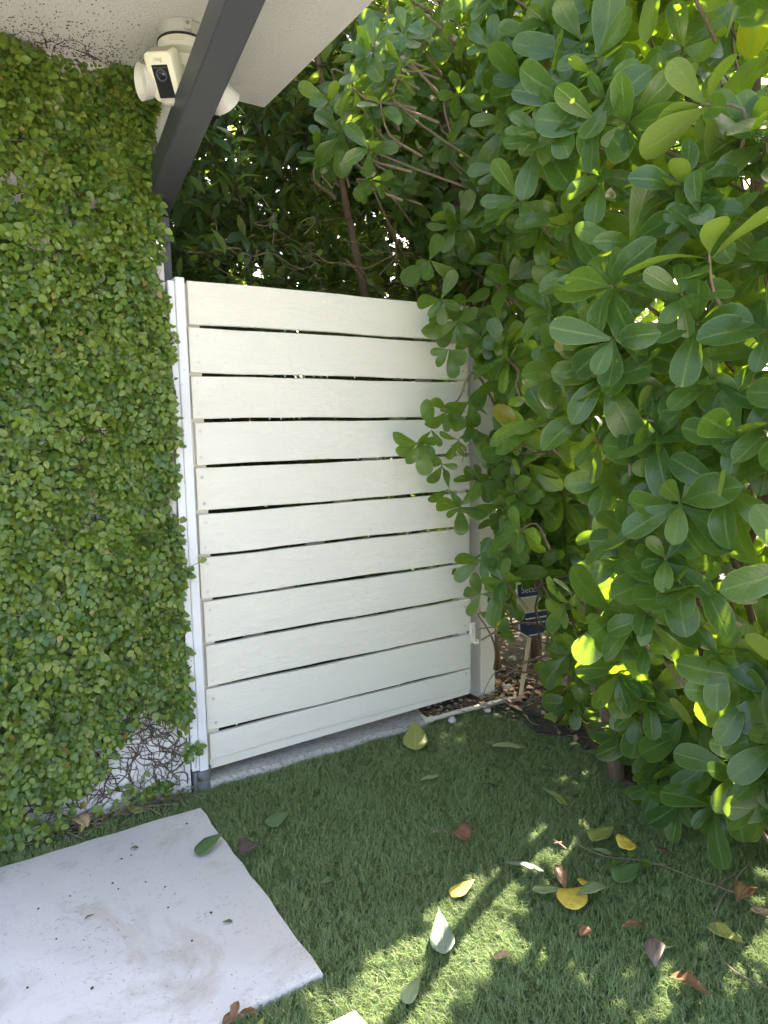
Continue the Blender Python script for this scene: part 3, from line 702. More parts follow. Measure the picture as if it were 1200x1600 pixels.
def emit(kind, mat, lv, parent, nparts=300, stuff_name='foliage'):
    p, d, n, L, r = lv.arr()
    if kind == 'shrub':                           # one leaf that would face the sun flat on is left off the bush
        lx_, ly_, _ = proj(p + nrm(d) * L[:, None] * .5); k_ = ~((np.hypot(lx_ - 911, ly_ - 1016) < 20) & (np.abs(nrm(n) @ SUN) > .6)); p, d, n, L, r = p[k_], d[k_], n[k_], L[k_], r[k_]
    F = frames(d, n)
    o_, sc = rank_visible(p, F, L); k = int(min(nparts, (sc > 0).sum())); top = o_[:k]; rest = o_[k:]
    base = world_loc(parent)
    for i in top:
        me = tpl_mesh(kind, int(rng.integers(len(TPL[kind]))), mat)
        ob = bpy.data.objects.new('leaf', me); COL.objects.link(ob); ob.parent = parent
        mm = Matrix.Identity(4)
        for a in range(3):
            for c in range(3): mm[a][c] = F[i, a, c] * L[i]
            mm[a][3] = p[i, a] - base[a]
        ob.matrix_local = mm
    if len(rest): stuff_mesh(stuff_name, kind, mat, p[rest], F[rest], L[rest], r[rest], parent)
def rosette(lv, p, d, L, k, rn, droop=.18, spread=1.0):
    d = nrm(d); e1 = nrm(np.cross(d, [0.13, .4, 1.0])); e2 = np.cross(d, e1); ph = rng.uniform(0, 6.28)
    for i in range(k):
        a = ph + i * 2.399 + rng.normal(0, .18); th = spread * (rad(30) + rad(72) * ((i + .6) / k)) + rng.normal(0, .12)
        sd_ = e1 * math.cos(a) + e2 * math.sin(a); dd = nrm(d * math.cos(th) + sd_ * math.sin(th) + np.array([0, 0, -droop * rng.uniform(.3, 1.4)]))
        n = d * math.sin(th) - sd_ * math.cos(th) + rng.normal(0, .12, 3); n = nrm(n - dd * (n @ dd))
        
        if in_gap(p + dd * L * .45, .02) or in_shaft(p + dd * L * .45): continue
        if p[1] < .1 and p[2] < 1.1:                                 # the yard sign shows through an opening in the leaves
            sx_, sy_, _z = proj(p + dd * L * .5)
            if (800 < sx_[0] < 856 and 896 < sy_[0] < 945) or (816 < sx_[0] < 862 and 955 < sy_[0] < 1005) or (806 < sx_[0] < 834 and 1000 <= sy_[0] < 1100): continue
        lv.add(p - d * (.004 * i), dd, n, L * rng.uniform(.55, 1.10) * (.72 + .28 * min(1, (i + 1.5) / k * 1.6)), (rn + rng.normal(0, .09)) % 1.0)

# gaps in the foliage through which the sun reaches the lawn
GAPS = []
for px, py, rr in ((795, 1392, .03), (775, 1405, .045), (750, 1425, .05), (725, 1450, .055), (700, 1470, .055), (672, 1490, .06), (645, 1510, .06), (615, 1535, .055), (585, 1555, .055), (550, 1580, .05), (650, 1560, .04), (620, 1585, .05),
                   (785, 1492, .022), (1195, 1490, .045), (995, 1592, .03), (868, 1322, .016)):
    q = onz(px, py, 0.0); GAPS.append((q, rr * .88))
GQ = np.array([g_[0] for g_ in GAPS]); GR = np.array([g_[1] for g_ in GAPS])
SH = []
for px, py in ((860, 830), (905, 880), (960, 770), (1000, 880), (940, 1010), (885, 1050), (1030, 960), (1010, 1070), (870, 760), (930, 930), (1090, 1100), (980, 1120), (900, 720), (840, 690), (1130, 930), (960, 640), (850, 560)):
    d_ = ray(px, py); SH.append(CAM + d_ * ((.86 - CAM[0]) / d_[0]) if px > 890 else ony(px, py, -.22))
SH = np.array(SH)
def in_shaft(p):                                 # small openings that let the sun reach a few of the outer leaves from behind
    w = p - SH; t = w @ SUN; dist = np.linalg.norm(w - t[:, None] * SUN, axis=1); return bool(((dist < .052) & (t > .13)).any()) and rng.random() < .93
def in_gap(p, extra=.0):
    w = p - GQ; t = w @ SUN; dist = np.linalg.norm(w - t[:, None] * SUN, axis=1); return bool((dist < GR + extra).any())

def inpoly(x, y, poly):
    c = False; n = len(poly); j = n - 1
    for i in range(n):
        xi, yi = poly[i]; xj, yj = poly[j]
        if (yi > y) != (yj > y) and x < (xj - xi) * (y - yi) / (yj - yi + 1e-9) + xi: c = not c
        j = i
    return c
# outline of the broad-leaved hedge as the photograph shows it, for rosette centres
OUT = [(640, -300), (612, 20), (545, 110), (478, 190), (500, 262), (585, 300), (650, 350), (668, 408), (690, 470), (712, 545), (700, 600), (690, 660), (705, 720), (760, 800), (768, 880), (780, 935), (815, 960), (868, 985), (892, 1080), (925, 1170), (985, 1225), (1075, 1265), (1150, 1315), (1230, 1350), (3000, 1350), (3000, -300)]

def grow(name, label, n_out, n_in, sampler, accept, trunks, L0, kmin, kmax, seed_loc, hang=.18, origin_gap=True):
    root = empty(name, seed_loc, label, 'shrub'); lv = Leaves(); tw = MB(); cnt = 0; tries = 0
    while cnt < n_out + n_in and tries < 120000:
        tries += 1; inner = cnt >= n_out
        p, nn = sampler(inner)
        if not accept(p): continue
        if in_gap(p, .10): continue
        d = nrm(nn + rng.normal(0, .45, 3) + np.array([0, 0, .30])); L = L0 * rng.uniform(.78, 1.18); k = int(rng.integers(kmin, kmax + 1)); cnt += 1
        rosette(lv, p, d, L, k, rng.random(), hang)
        # twig back towards the nearest trunk
        q = np.asarray(trunks[int(np.argmin([np.linalg.norm((T_[1] - p)[:2]) for T_ in trunks]))][1]); q = np.array([q[0], q[1], max(.05, p[2] - .35)])
        l1 = p - d * rng.uniform(.06, .12); l2 = l1 * .82 + q * .18 + rng.normal(0, .03, 3); l3 = l1 * .25 + q * .75 + rng.normal(0, .05, 3)
        tw.k = 0; pts = smoothline([p + d * .004, l1, l2] + ([l3] if rng.random() < .12 else []), 3); tw.tube(pts, np.linspace(.0026, .0055, len(pts)), 5, False)
        if rng.random() < .5:                                        # leaves strung along the twig behind the rosette
            for _ in range(2):
                s_ = rng.random(); b0 = p * (1 - s_) + l1 * s_; dd = nrm(d * .3 + rng.normal(0, .7, 3) + np.array([0, 0, -.2])); lv.add(b0, dd, nrm(np.array([-.3, -.3, .9]) + rng.normal(0, .3, 3)), L * .85, rng.random())
    for pts_, r0, r1 in [(T_[2], T_[3], T_[4]) for T_ in trunks]:
        pl = smoothline(pts_, 6); t_ = MB(); rr = np.linspace(r0, r1, len(pl)) * (1 + .1 * np.sin(np.arange(len(pl)) * 1.3)); t_.tube(pl, rr, 10); t_.build('trunk', M['bark'], root, smooth=True, fix=False)
    tag(tw.build('twigs', M['twig'], root, smooth=True, fix=False), kind='stuff')
    return root, lv

# near hedge on the right
def fx(y, z):
    base = .66 + .14 * (y + 1.7)
    if z < .95: base += (.95 - z) * .30
    if z > 2.2: base += (z - 2.2) * .15
    return base
E1 = nrm(np.cross(SUN, [0, 0, 1.0])); E2 = np.cross(E1, SUN)
def sun_hole(p):                                 # loose places in the hedge, as openings along the light
    g_ = p - SUN * (p[2] / SUN[2])
    if g_[0] < -.05 and g_[1] > -1.3: return False
    u, v = p @ E1, p @ E2
    return math.sin(u * 19 + 2.1 * math.sin(v * 13)) + math.sin(v * 23 + 1.7 * math.sin(u * 11 + 2)) + .6 * math.sin(u * 41 + v * 37) > .5
def samp_a(inner):
    y = rng.uniform(-2.15, -.42); z = rng.uniform(.12, 3.6) if rng.random() < .85 else rng.uniform(.1, .7)
    dep = rng.uniform(.15, 1.9) if inner else abs(rng.normal(0, .11)) + .12 * math.sin(y * 5 + z * 3) * math.sin(z * 5.3)
    return np.array([fx(y, z) + dep, y, z]), np.array([-1, -.45, .15 if z > .5 else -.05])
def acc_hedge(p):
    x, y, z = proj(p); x, y, z = x[0], y[0], z[0]
    if z < .9: return False
    if p[0] < .46 and p[1] < .12 and p[2] > 2.22: return False
    if p[1] < -.4 and p[0] > fx(p[1], p[2]) + .22 and sun_hole(p): return False
    if p[1] < .1 and 800 < x < 862 and 900 < y < 1095 and p[2] < 1.0: return False
    if p[1] < .1 and p[1] > -.6 and x < 785 and p[2] < 1.95: return False
    if -.10 < p[1] < .20 and -.2 < p[0] < 1.46 and p[2] < 1.84: return False
    return inpoly(x, y, OUT)
def trunk(x, y, h, lx, ly, r):
    c = np.array([x, y, 0.0]); top = np.array([x + lx, y + ly, h]); w = rng.normal(0, .05, (2, 3)); w[:, 2] = 0
    return (None, c + (top - c) * .4, [c + [0, 0, -.05], c * .66 + top * .34 + w[0], c * .33 + top * .67 + w[1], top], r, r * .45)
TA = [trunk(1.22, -.80, 2.5, -.10, .10, .030), trunk(1.25, -1.25, 2.4, -.05, .25, .034), trunk(1.30, -1.75, 2.3, .05, .1, .028), trunk(1.20, -1.02, 1.6, .25, -.15, .016), trunk(1.15, -1.45, 1.7, -.05, .3, .014), trunk(1.6, -.9, 3.0, .15, 0, .03), trunk(1.75, -1.6, 3.0, -.1, .2, .03)]
ra, la = grow('broad_leaved_shrub', 'large broad-leaved shrub with glossy paddle leaves filling the right side', 310, 800, samp_a, acc_hedge, TA, .156, 6, 9, (1.25, -1.2, 0))
n_ = 0
for _ in range(6000):                             # extra rosettes added high in the hedge to block sun from slab and lawn
    g_ = np.array([rng.uniform(-1.1, .25), rng.uniform(-1.5, .0), 0.0]); p = g_ + SUN * (rng.uniform(1.9, 4.2) / SUN[2])
    if p[0] < fx(p[1], p[2]) + .35 or p[0] > 3.3 or in_gap(p, .12) or not acc_hedge(p): continue
    if p[1] > -.3 and p[2] < 2.0: continue
    rosette(la, p, nrm(np.array([-.3, -.2, .9]) + rng.normal(0, .4, 3)), .15, 8, rng.random()); n_ += 1
    if n_ > 190: break
n_ = 0
for _ in range(6000):  # more rosettes added up high to shade the right part of the lawn
    g_ = np.array([rng.uniform(.1, .9), rng.uniform(-1.6, -.3), 0.0]); p = g_ + SUN * (rng.uniform(2.3, 4.3) / SUN[2])
    if p[0] < fx(p[1], p[2]) + .4 or p[0] > 3.3 or in_gap(p, .12) or in_shaft(p) or not acc_hedge(p): continue
    rosette(la, p, nrm(np.array([-.3, -.2, .9]) + rng.normal(0, .4, 3)), .15, 8, rng.random()); n_ += 1
    if n_ > 75: break
emit('shrub', M['shrub'], la, ra)

# the shrub in the corner that hangs over the gate post and arches above the gate
def samp_b(inner):
    r_ = rng.random()
    if r_ < .19:                                                     # front spray over the right end of the gate
        p = np.array([rng.uniform(.88, 1.75), rng.uniform(-.48, -.12), rng.uniform(.3, 1.95)])
        return p, np.array([-.7, -.7, .05])
    if r_ < .36: return np.array([rng.uniform(1.46, 2.3), rng.uniform(-.5, .9), rng.uniform(.2, 2.6)]), np.array([-.6, -.8, .2])
    y = rng.uniform(-.4, 1.0); x = rng.uniform(-.1, 2.4); z = rng.uniform(1.84, 3.9)
    return np.array([x, y, z]), np.array([-.45, -.85, .05])
TB = [trunk(1.62, .30, 2.9, -.35, .0, .034), trunk(1.72, -.15, 2.7, -.25, -.05, .03), trunk(1.55, -.28, 1.9, -.45, .0, .016), trunk(1.5, .55, 3.0, -.75, -.05, .03), trunk(1.9, .3, 3.2, .1, .2, .03)]
rb, lb = grow('broad_leaved_shrub', 'corner broad-leaved shrub arching over the gate and hanging across its right end', 1150, 120, samp_b, acc_hedge, TB, .122, 5, 8, (1.65, .1, 0), .28)
SPRAY = [(668, 405, .1), (690, 470, .1), (715, 495, .0), (748, 520, -.1), (700, 545, .0), (790, 500, .0), (765, 560, .0), (690, 640, .1), (668, 668, .1), (712, 690, .0), (760, 690, -.2), (700, 735, .1), (745, 750, .0), (790, 720, 0), (725, 800, .0), (775, 790, 0), (800, 830, 0), (752, 880, .1), (760, 935, .1), (790, 960, .0), (800, 880, 0), (812, 640, 0), (820, 760, 0), (720, 470, .1), (742, 490, 0), (768, 480, 0), (735, 530, -.1), (708, 510, 0), (770, 600, -.1), (745, 640, -.1), (655, 700, .1), (722, 665, 0), (775, 740, 0), (700, 770, 0), (765, 850, 0), (790, 560, 0), (800, 610, 0)]
for _ in range(34):                               # leaves low down behind the sign and post
    p = np.array([rng.uniform(1.47, 2.1), rng.uniform(.12, .65), rng.uniform(.12, .95)]); rosette(lb, p, nrm(np.array([-.4, -.8, .3]) + rng.normal(0, .35, 3)), .115, 7, rng.random(), .3)
for px, py, yy in ((885, 1075, -.30), (905, 1125, -.42), (872, 1035, -.22), (930, 1165, -.5), (895, 1010, -.3), (960, 1190, -.6), (880, 1110, -.36), (925, 1090, -.4)):
    rosette(lb, ony(px, py, yy), nrm(np.array([-.6, -.7, .2]) + rng.normal(0, .3, 3)), .12, 7, rng.random(), .3)
for px, py, up in SPRAY:                          # the thin spray hanging in front of the gate's right end
    p = ony(px + rng.normal(0, 5), py + rng.normal(0, 5), rng.uniform(-.30, -.17)); rosette(lb, p, nrm(np.array([-.65, -.45, -.25 + up]) + rng.normal(0, .3, 3)), .125 * rng.uniform(.85, 1.15), int(rng.integers(4, 7)), rng.random(), .42)
emit('shrub', M['shrub'], lb, rb)

# darker narrow-leaved shrubs beyond the gate
def back_shrub(label, x0, x1, y0, y1, z0, z1, n, L0, kind='back', mat='back', nparts=300, loc0=None, lo=-.55, trunks=5, gap=True, zp=1.0):
    root = empty('narrow_leaved_shrub', loc0 or ((x0 + x1) / 2, (y0 + y1) / 2, 0), label, 'shrub'); lv = Leaves(); tw = MB()
    cnt = 0
    while cnt < n:
        c = np.array([rng.uniform(x0, x1), y0 + (y1 - y0) * rng.random() ** 1.3, z0 + (z1 - z0) * rng.random() ** zp])
        c[1] += .25 * math.sin(c[0] * 4.3 + c[2] * 2.1) * math.sin(c[2] * 3.3 + 1)
        if c[1] < .35: continue
        cnt += 1
        if gap and in_gap(c, .1): continue
        d = nrm(np.array([rng.normal(-.1, .6), rng.normal(-.45, .5), rng.uniform(-.1, 1.0)])); l = rng.uniform(.14, .30); rn = rng.random(); nl = int(l / .026)
        b_ = rng.normal(0, .1, 3); pts = [c + d * l * s_ + b_ * s_ * s_ - np.array([0, 0, .06 * s_ * s_]) for s_ in np.linspace(0, 1, 3)]
        tw.tube(pts, np.linspace(.003, .0012, 3), 3, False)
        sdv = nrm(np.cross(d, rng.normal(0, 1, 3)))
        for i in range(nl):
            s_ = (i + .5) / nl; p = c + d * l * s_ + b_ * s_ * s_ - np.array([0, 0, .06 * s_ * s_]); sg_ = 1 if i % 2 else -1
            a = i * 1.2 + rng.normal(0, .3); sv_ = sdv * math.cos(a) + np.cross(d, sdv) * math.sin(a)
            dd = nrm(d * .55 + sv_ * .8 * sg_ + rng.normal(0, .15, 3)); nn = nrm(np.array([0, -.3, 1.0]) + rng.normal(0, .35, 3)); nn = nrm(nn - dd * (nn @ dd))
            lv.add(p, dd, nn, L0 * rng.uniform(.65, 1.2), (rn + rng.normal(0, .12)) % 1)
    for k in range(trunks):
        x = rng.uniform(x0 + .1, x1 - .1); y = rng.uniform(y0 + .15, y1); T_ = trunk(x, y, z1 * .8, rng.normal(0, .2), rng.normal(0, .1), rng.uniform(.010, .022)); pl = smoothline(T_[2], 6)
        t_ = MB(); t_.tube(pl, np.linspace(T_[3], T_[4], len(pl)), 8); t_.build('trunk', M['bark'], root, smooth=True, fix=False)
    tag(tw.build('twigs', M['vine'], root, smooth=True, fix=False), kind='stuff')
    emit(kind, M[mat], lv, root, nparts)
    return root
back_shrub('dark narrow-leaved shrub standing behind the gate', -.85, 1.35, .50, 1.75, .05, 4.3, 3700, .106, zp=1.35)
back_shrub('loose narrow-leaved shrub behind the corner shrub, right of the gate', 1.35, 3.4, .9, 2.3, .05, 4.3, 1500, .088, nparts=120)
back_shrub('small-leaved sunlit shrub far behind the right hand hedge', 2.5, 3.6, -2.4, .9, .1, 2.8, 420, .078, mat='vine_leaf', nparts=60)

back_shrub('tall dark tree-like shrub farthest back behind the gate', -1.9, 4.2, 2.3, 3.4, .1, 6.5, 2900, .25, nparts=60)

# tangle of dry vine stems with small pale leaves above the gate
vt = empty('vine_tangle', (.9, .5, 1.7), 'tangle of dry bare vine stems with small pale leaves above the gate', 'vine'); vb = MB(); vl = Leaves()
for k in range(95):
    p = np.array([rng.uniform(.35, 1.55), rng.uniform(.28, .62), rng.uniform(1.62, 2.12)]); a = rng.uniform(0, 6.28); pts = [p]; dz = rng.normal(0, .3)
    for i in range(int(rng.integers(5, 10))):
        a += rng.normal(0, .55); dz = dz * .8 + rng.normal(0, .25); p = p + np.array([math.cos(a), .35 * math.sin(a), dz]) * .055
        if p[1] < .16: p[1] = .16
        pts.append(p)
        if rng.random() < .28: vl.add(p, nrm(rng.normal(0, 1, 3) + [0, -.3, -.3]), nrm(np.array([0, -.5, .8]) + rng.normal(0, .4, 3)), rng.uniform(.022, .04), rng.random())
    vb.tube(smoothline(pts, 2), rng.uniform(.0012, .0028), 4, False)
tag(vb.build('dry_stems', M['twig'], vt, smooth=True, fix=False), kind='stuff')
emit('ivy', M['vine_leaf'], vl, vt, 60)

# bare twigs and boughs inside the hedge
bb = MB()
for k in range(170):
    y = rng.uniform(-1.9, 1.0); x = rng.uniform(1.1, 2.1); z = rng.uniform(.1, 3.0); p = np.array([x, y, z]); d = nrm(rng.normal(0, 1, 3) + [0, 0, .5]); pts = [p]
    if -.05 < y < .25 and x < 1.5 and z < 1.8: continue
    for i in range(6): d = nrm(d + rng.normal(0, .35, 3)); p = p + d * .07; pts.append(p)
    bb.tube(smoothline(pts, 2), np.linspace(rng.uniform(.002, .006), .0012, 13)[:len(smoothline(pts, 2))], 5, False)
tag(bb.build('bare_twigs', M['vine'], ra, smooth=True, fix=False), kind='stuff')
def bough(pts, r0, r1, parent, mat='twig'):
    pl = smoothline(pts, 6); t_ = MB(); t_.tube(pl, np.linspace(r0, r1, len(pl)), 8); t_.build('branch', M[mat], parent, smooth=True, fix=False)
bough([ony(800, 690, -.05), ony(745, 585, -.22), ony(715, 625, -.24), ony(690, 640, -.25)], .006, .003, rb)
bough([ony(900, 620, .02), ony(815, 535, -.2), ony(760, 520, -.22)], .007, .003, rb)
bough([ony(870, 720, -.1), ony(800, 710, -.2), ony(765, 690, -.22)], .005, .003, rb)
bough([ony(900, 780, -.05), ony(840, 815, -.2), ony(790, 850, -.22)], .006, .003, rb)
bough([ony(880, 1060, -.2), ony(840, 1030, -.16), ony(790, 1055, -.14)], .006, .003, rb)
bough([ony(900, 1035, -.25), ony(860, 1024, -.2), ony(815, 1035, -.2)], .006, .003, rb)
# ------------------------------------------------------------------ creeping fig on the wall
fig = empty('creeping_fig', (-.55, -.03, 0), 'dense creeping fig covering the white wall left of the gate', 'climber')
def hits(px, py): q = ony(px, py, -.02); return q[0], q[2]
BARE = [(*hits(238, 1165), .125, .085, 1.0), (*hits(200, 1218), .12, .05, .85), (*hits(278, 1205), .05, .06, .8), (*hits(110, 1255), .07, .035, .75), (*hits(225, 1110), .07, .03, .5), (*hits(158, 672), .035, .022, .8), (*hits(14, 222), .03, .012, .8), (*hits(160, 108), .05, .012, .6), (*hits(60, 1260), .05, .03, .6), (*hits(60, 505), .02, .02, .5), (*hits(215, 1090), .06, .03, .4)]
def bare(x, z):
    pr = 0.0
    for cx, cz, rx, rz, s_ in BARE:
        q = ((x - cx) / rx) ** 2 + ((z - cz) / rz) ** 2
        if q < 1.6: pr = max(pr, s_ * min(1, (1.6 - q) / .7))
    return pr
def thick(x, z):
    t_ = .055 + .034 * math.sin(x * 9 + 1.7 * math.sin(z * 6)) + .028 * math.sin(z * 11 + 2 * math.sin(x * 7)) + .012 * math.sin(x * 31 + z * 23)
    if z > 2.2: t_ *= .7
    if z < .5: t_ *= .55 + .9 * z
    if x > -.16: t_ *= max(.28, (-.068 - x) / .095)
    return max(.008, t_)
fl_ = Leaves(); fs = MB()
edge_n = lambda z: -.074 + .012 * math.sin(z * 17) + .010 * math.sin(z * 41 + 1) - (.012 if z > 1.7 else 0)
for k in range(6000):
    z = rng.uniform(.04, 2.46) if rng.random() < .93 else rng.uniform(2.15, 2.44); x = rng.uniform(-.80, -.06) if k > 1900 else (rng.uniform(-.30, -.06) if k > 1200 else rng.uniform(-1.4, -.78))
    if z > 2.33 and -.36 < x < -.14 and rng.random() < .55: continue
    pr = bare(x, z)
    if rng.random() < pr: continue
    T_ = thick(x, z); lay = rng.random() ** .5; y = -.004 - T_ * lay * (1 - .7 * pr)
    a = rng.normal(-math.pi / 2, 1.0) if rng.random() < .75 else rng.uniform(0, 6.28)
    d = np.array([math.cos(a), -.28 - .35 * rng.random(), math.sin(a)]); d = nrm(d); nl = int(rng.integers(4, 10)); sp = .0125; rn = rng.random(); young = rng.random() < .2
    base_n = nrm(np.array([rng.normal(0, .34), -1.0, .55 + rng.normal(0, .34)])); sd_ = nrm(np.cross(d, base_n)); p = np.array([x, y, z])
    L0 = rng.uniform(.022, .035) * (1.0 if not young else .9)
    crv = rng.normal(0, .02)
    for i in range(nl):
        sgn = 1 if i % 2 else -1; q = p + d * sp * i + sd_ * crv * (i / nl) ** 2 + np.array([0, .012 * (i / nl) ** 2, -.010 * (i / nl) ** 2])
        ex = edge_n(q[2]) + rng.normal(0, .006)
        if q[0] > ex or q[1] > -.002 or q[2] > 2.365 or q[2] < .01: continue
        if rng.random() < bare(q[0], q[2]) * .97: continue
        dd = nrm(d * .55 + sd_ * sgn * .8 + np.array([0, -.20, -.25]) + rng.normal(0, .18, 3)); n = nrm(base_n + rng.normal(0, .30, 3)); n = nrm(n - dd * (n @ dd))
        fl_.add(q, dd, n, L0 * rng.uniform(.65, 1.25) * (1 - .25 * i / nl), (rn * .8 + (.2 if young else 0) + rng.normal(0, .05)) % 1.0)
    if rng.random() < .35 or pr > .1:
        e_ = p + d * sp * nl
        if e_[0] < edge_n(e_[2]) - .004 and 0 < e_[2] < 2.36: fs.tube([p, p + d * sp * nl * .5, e_], .0009, 4, False)
emit('ivy', M['ivy'], fl_, fig)
tag(fs.build('shoots', M['green_twig'], fig, fix=False), kind='stuff')
st = MB()                                                            # rooting stems on the bare wall
for k in range(1700):
    if k < 300:
        cx, cz, rx, rz, _ = BARE[int(rng.integers(len(BARE)))] if k > 70 else BARE[0]
        x, z = rng.normal(cx, rx * .7), rng.normal(cz, rz * .8)
    else: x, z = rng.uniform(-1.0, -.08), rng.uniform(.03, 2.3)
    a = rng.uniform(0, 6.28) if k % 3 else rng.normal(1.57, .5); p = np.array([x, -.003, z]); pts = []
    for i in range(int(rng.integers(4, 10))):
        if p[0] > -.078 or p[2] < .012 or p[2] > 2.36: break
        pts.append(p.copy()); a += rng.normal(0, .5); p = p + np.array([math.cos(a), 0, math.sin(a)]) * .018; p[1] = -.002 - rng.random() * .006
    if len(pts) > 2: st.tube(pts, rng.uniform(.0008, .0022), 4, False)
tag(st.build('rooting_stems', M['root2'], fig, fix=False), kind='stuff')
# stray sprig reaching onto the jamb, and a seedling at its foot
def sprig(name, pts, leaves, L, label, cat):
    r_ = empty(name, pts[0], label, cat); b = MB(); pl = smoothline(pts, 4); b.tube(pl, .0011, 5); b.build('stem', M['green_twig'], r_, smooth=True, fix=False)
    for (p, d, n) in leaves:
        F = frames(np.array([nrm(d)]), np.array([nrm(n)]))[0]; ob = bpy.data.objects.new('leaf', tpl_mesh('ivy', int(rng.integers(5)), M['ivy'])); COL.objects.link(ob); ob.parent = r_
        mm = Matrix.Identity(4); l = L * rng.uniform(.8, 1.15)
        for a in range(3):
            for c in range(3): mm[a][c] = F[a, c] * l
            mm[a][3] = p[a] - pts[0][a]
        ob.matrix_local = mm
q = [ony(283, 890, -.045), ony(298, 885, -.055), ony(312, 878, -.05), ony(322, 872, -.045)]
sprig('fig_sprig', q, [(q[1], (.4, -.2, -.6), (0, -1, .2)), (q[2], (.6, -.1, .2), (0, -1, .3)), (q[0], (-.2, -.2, -.8), (0, -1, .2))], .024, 'thin stray fig sprig reaching across the white jamb at mid height', 'sprig')
q = [ony(306, 1200, -.03), ony(307, 1180, -.035), ony(309, 1168, -.04)]
sprig('seedling', q, [(q[2], (.7, -.2, .1), (0, -.6, .8)), (q[2], (-.7, -.2, .0), (0, -.7, .7)), (q[2], (.3, -.5, -.6), (0, -.9, .4)), (q[2], (.1, .2, .8), (0, -.8, .3)), (q[1], (.8, 0, .3), (0, -.6, .7))], .030, 'tiny green seedling growing in front of the jamb foot', 'seedling')
q = [ony(735, 890, -.03), ony(722, 887, -.035), ony(712, 888, -.035)]
sprig('hanging_leaf', q, [(q[2], (-.5, -.1, -.7), (0, -1, .2))], .032, 'single small leaf on a thread-like stem in front of the gate boards', 'leaf')

# ------------------------------------------------------------------ fallen leaves and litter, each its own thing
def dead_mat(name, a, b, spots=(.06, .03, .02), s_=.5, tr=(.2, .2, .05)):
    t = NT(name); p = t.obj(); uv = t.N('ShaderNodeTexCoord').outputs['UV']; sx = t.N('ShaderNodeSeparateXYZ'); t.L(uv, sx.inputs[0])
    au = t.math('ABSOLUTE', t.math('SUBTRACT', sx.outputs[0], .5))
    c = t.mix(t.noise(30, 5, .65, t.pos()), a, b); m_ = t.ramp(t.noise(70, 5, .7, t.pos()), [(.56, 0.0), (.68, 1.0)]); c = t.mix(t.math('MULTIPLY', m_, s_), c, spots)
    vm = t.ramp(au, [(0, 1.0), (.03, .2), (.06, 0.0)]); c = t.mix(t.math('MULTIPLY', vm, .4), c, tuple(min(1, x * 1.6) for x in b))
    t.fin(c, .5, t.bump(t.math('ADD', vm, t.noise(60, 4, .6, t.pos())), .3, .003)); return t.m
DM = dict(green=dead_mat('fallen_green', (.050, .105, .030), (.075, .135, .040), (.06, .07, .02), .3), pale=dead_mat('fallen_pale_green', (.15, .20, .085), (.22, .26, .12), (.12, .10, .05), .3), sage=dead_mat('fallen_sage', (.13, .185, .12), (.19, .24, .165), (.10, .11, .07), .3),
          yellow=dead_mat('fallen_yellow', (.50, .34, .04), (.58, .44, .07), (.24, .12, .02), .7), brown=dead_mat('fallen_brown', (.13, .065, .030), (.22, .115, .05), (.05, .03, .02), .5), red=dead_mat('fallen_red', (.105, .040, .022), (.165, .068, .032), (.05, .02, .02), .5),
          grey=dead_mat('fallen_grey', (.095, .072, .062), (.165, .128, .108), (.05, .035, .03), .4), ygreen=dead_mat('fallen_yellow_green', (.16, .20, .045), (.25, .26, .06), (.20, .10, .03), .5), tan=dead_mat('fallen_tan', (.34, .22, .12), (.44, .31, .18), (.2, .1, .05), .4), dark=dead_mat('fallen_dark', (.050, .030, .027), (.085, .05, .045), (.03, .02, .02), .4))
def fallen(base, tip, mat, label, w=1.0, z=.012, curl=.15, fold=.15, shape='ob', tilt=0.0, wav=.06, group=None, tipz=0.0, stalk=True):
    """a leaf lying between two pixels of the lawn"""
    a = onz(*base, z); b_ = onz(*tip, z); d = b_ - a; L = np.linalg.norm(d); d = nrm(d + [0, 0, tipz * 1.0]); ts, hw = {'ob': (OB_T, OB_W), 'ov': (OV_T, OV_W), 'el': (EL_T, EL_W), 'tear': ([0, .05, .15, .30, .50, .72, .88, 1.0], [.06, .20, .31, .33, .25, .13, .05, .003])}[shape]
    sd = int(rng.integers(1e6)); tv, tu, tf = template(ts, np.array(hw) * w, fold, curl, 2, wav, sd); tv = tv.copy(); tv[:, 2] -= np.interp(0, [0, 1], [0, 0])
    n = nrm(np.array([0, 0, 1.0]) + tilt * np.cross(d, [0, 0, 1.0])); F = frames(np.array([d]), np.array([n]))[0]
    P = (tv * L) @ F.T; P[:, 2] -= max(P[:, 2].min() + .004, -.02) if tipz == 0 else 0
    b = MB(); b.add(P, tf.tolist())
    th = np.array(P); th = th - F[:, 2] * .0006                       # underside, so the leaf has thickness
    me_name = 'fallen_leaf'
    me = bpy.data.meshes.new(me_name); me.from_pydata(P.tolist(), [], tf.tolist()); uvl = me.uv_layers.new(name='UVMap'); uvl.data.foreach_set('uv', tu[tf.reshape(-1)].reshape(-1).astype(np.float32)); me.materials.append(DM[mat]); me.shade_smooth(); me.update()
    o = link('fallen_leaf', me, None, a); o.rotation_euler = (rng.normal(0, .10), rng.normal(0, .10), 0); md = o.modifiers.new('thickness', 'SOLIDIFY'); md.thickness = .0007; md.offset = -1
    return tag(o, label, 'leaf', group)
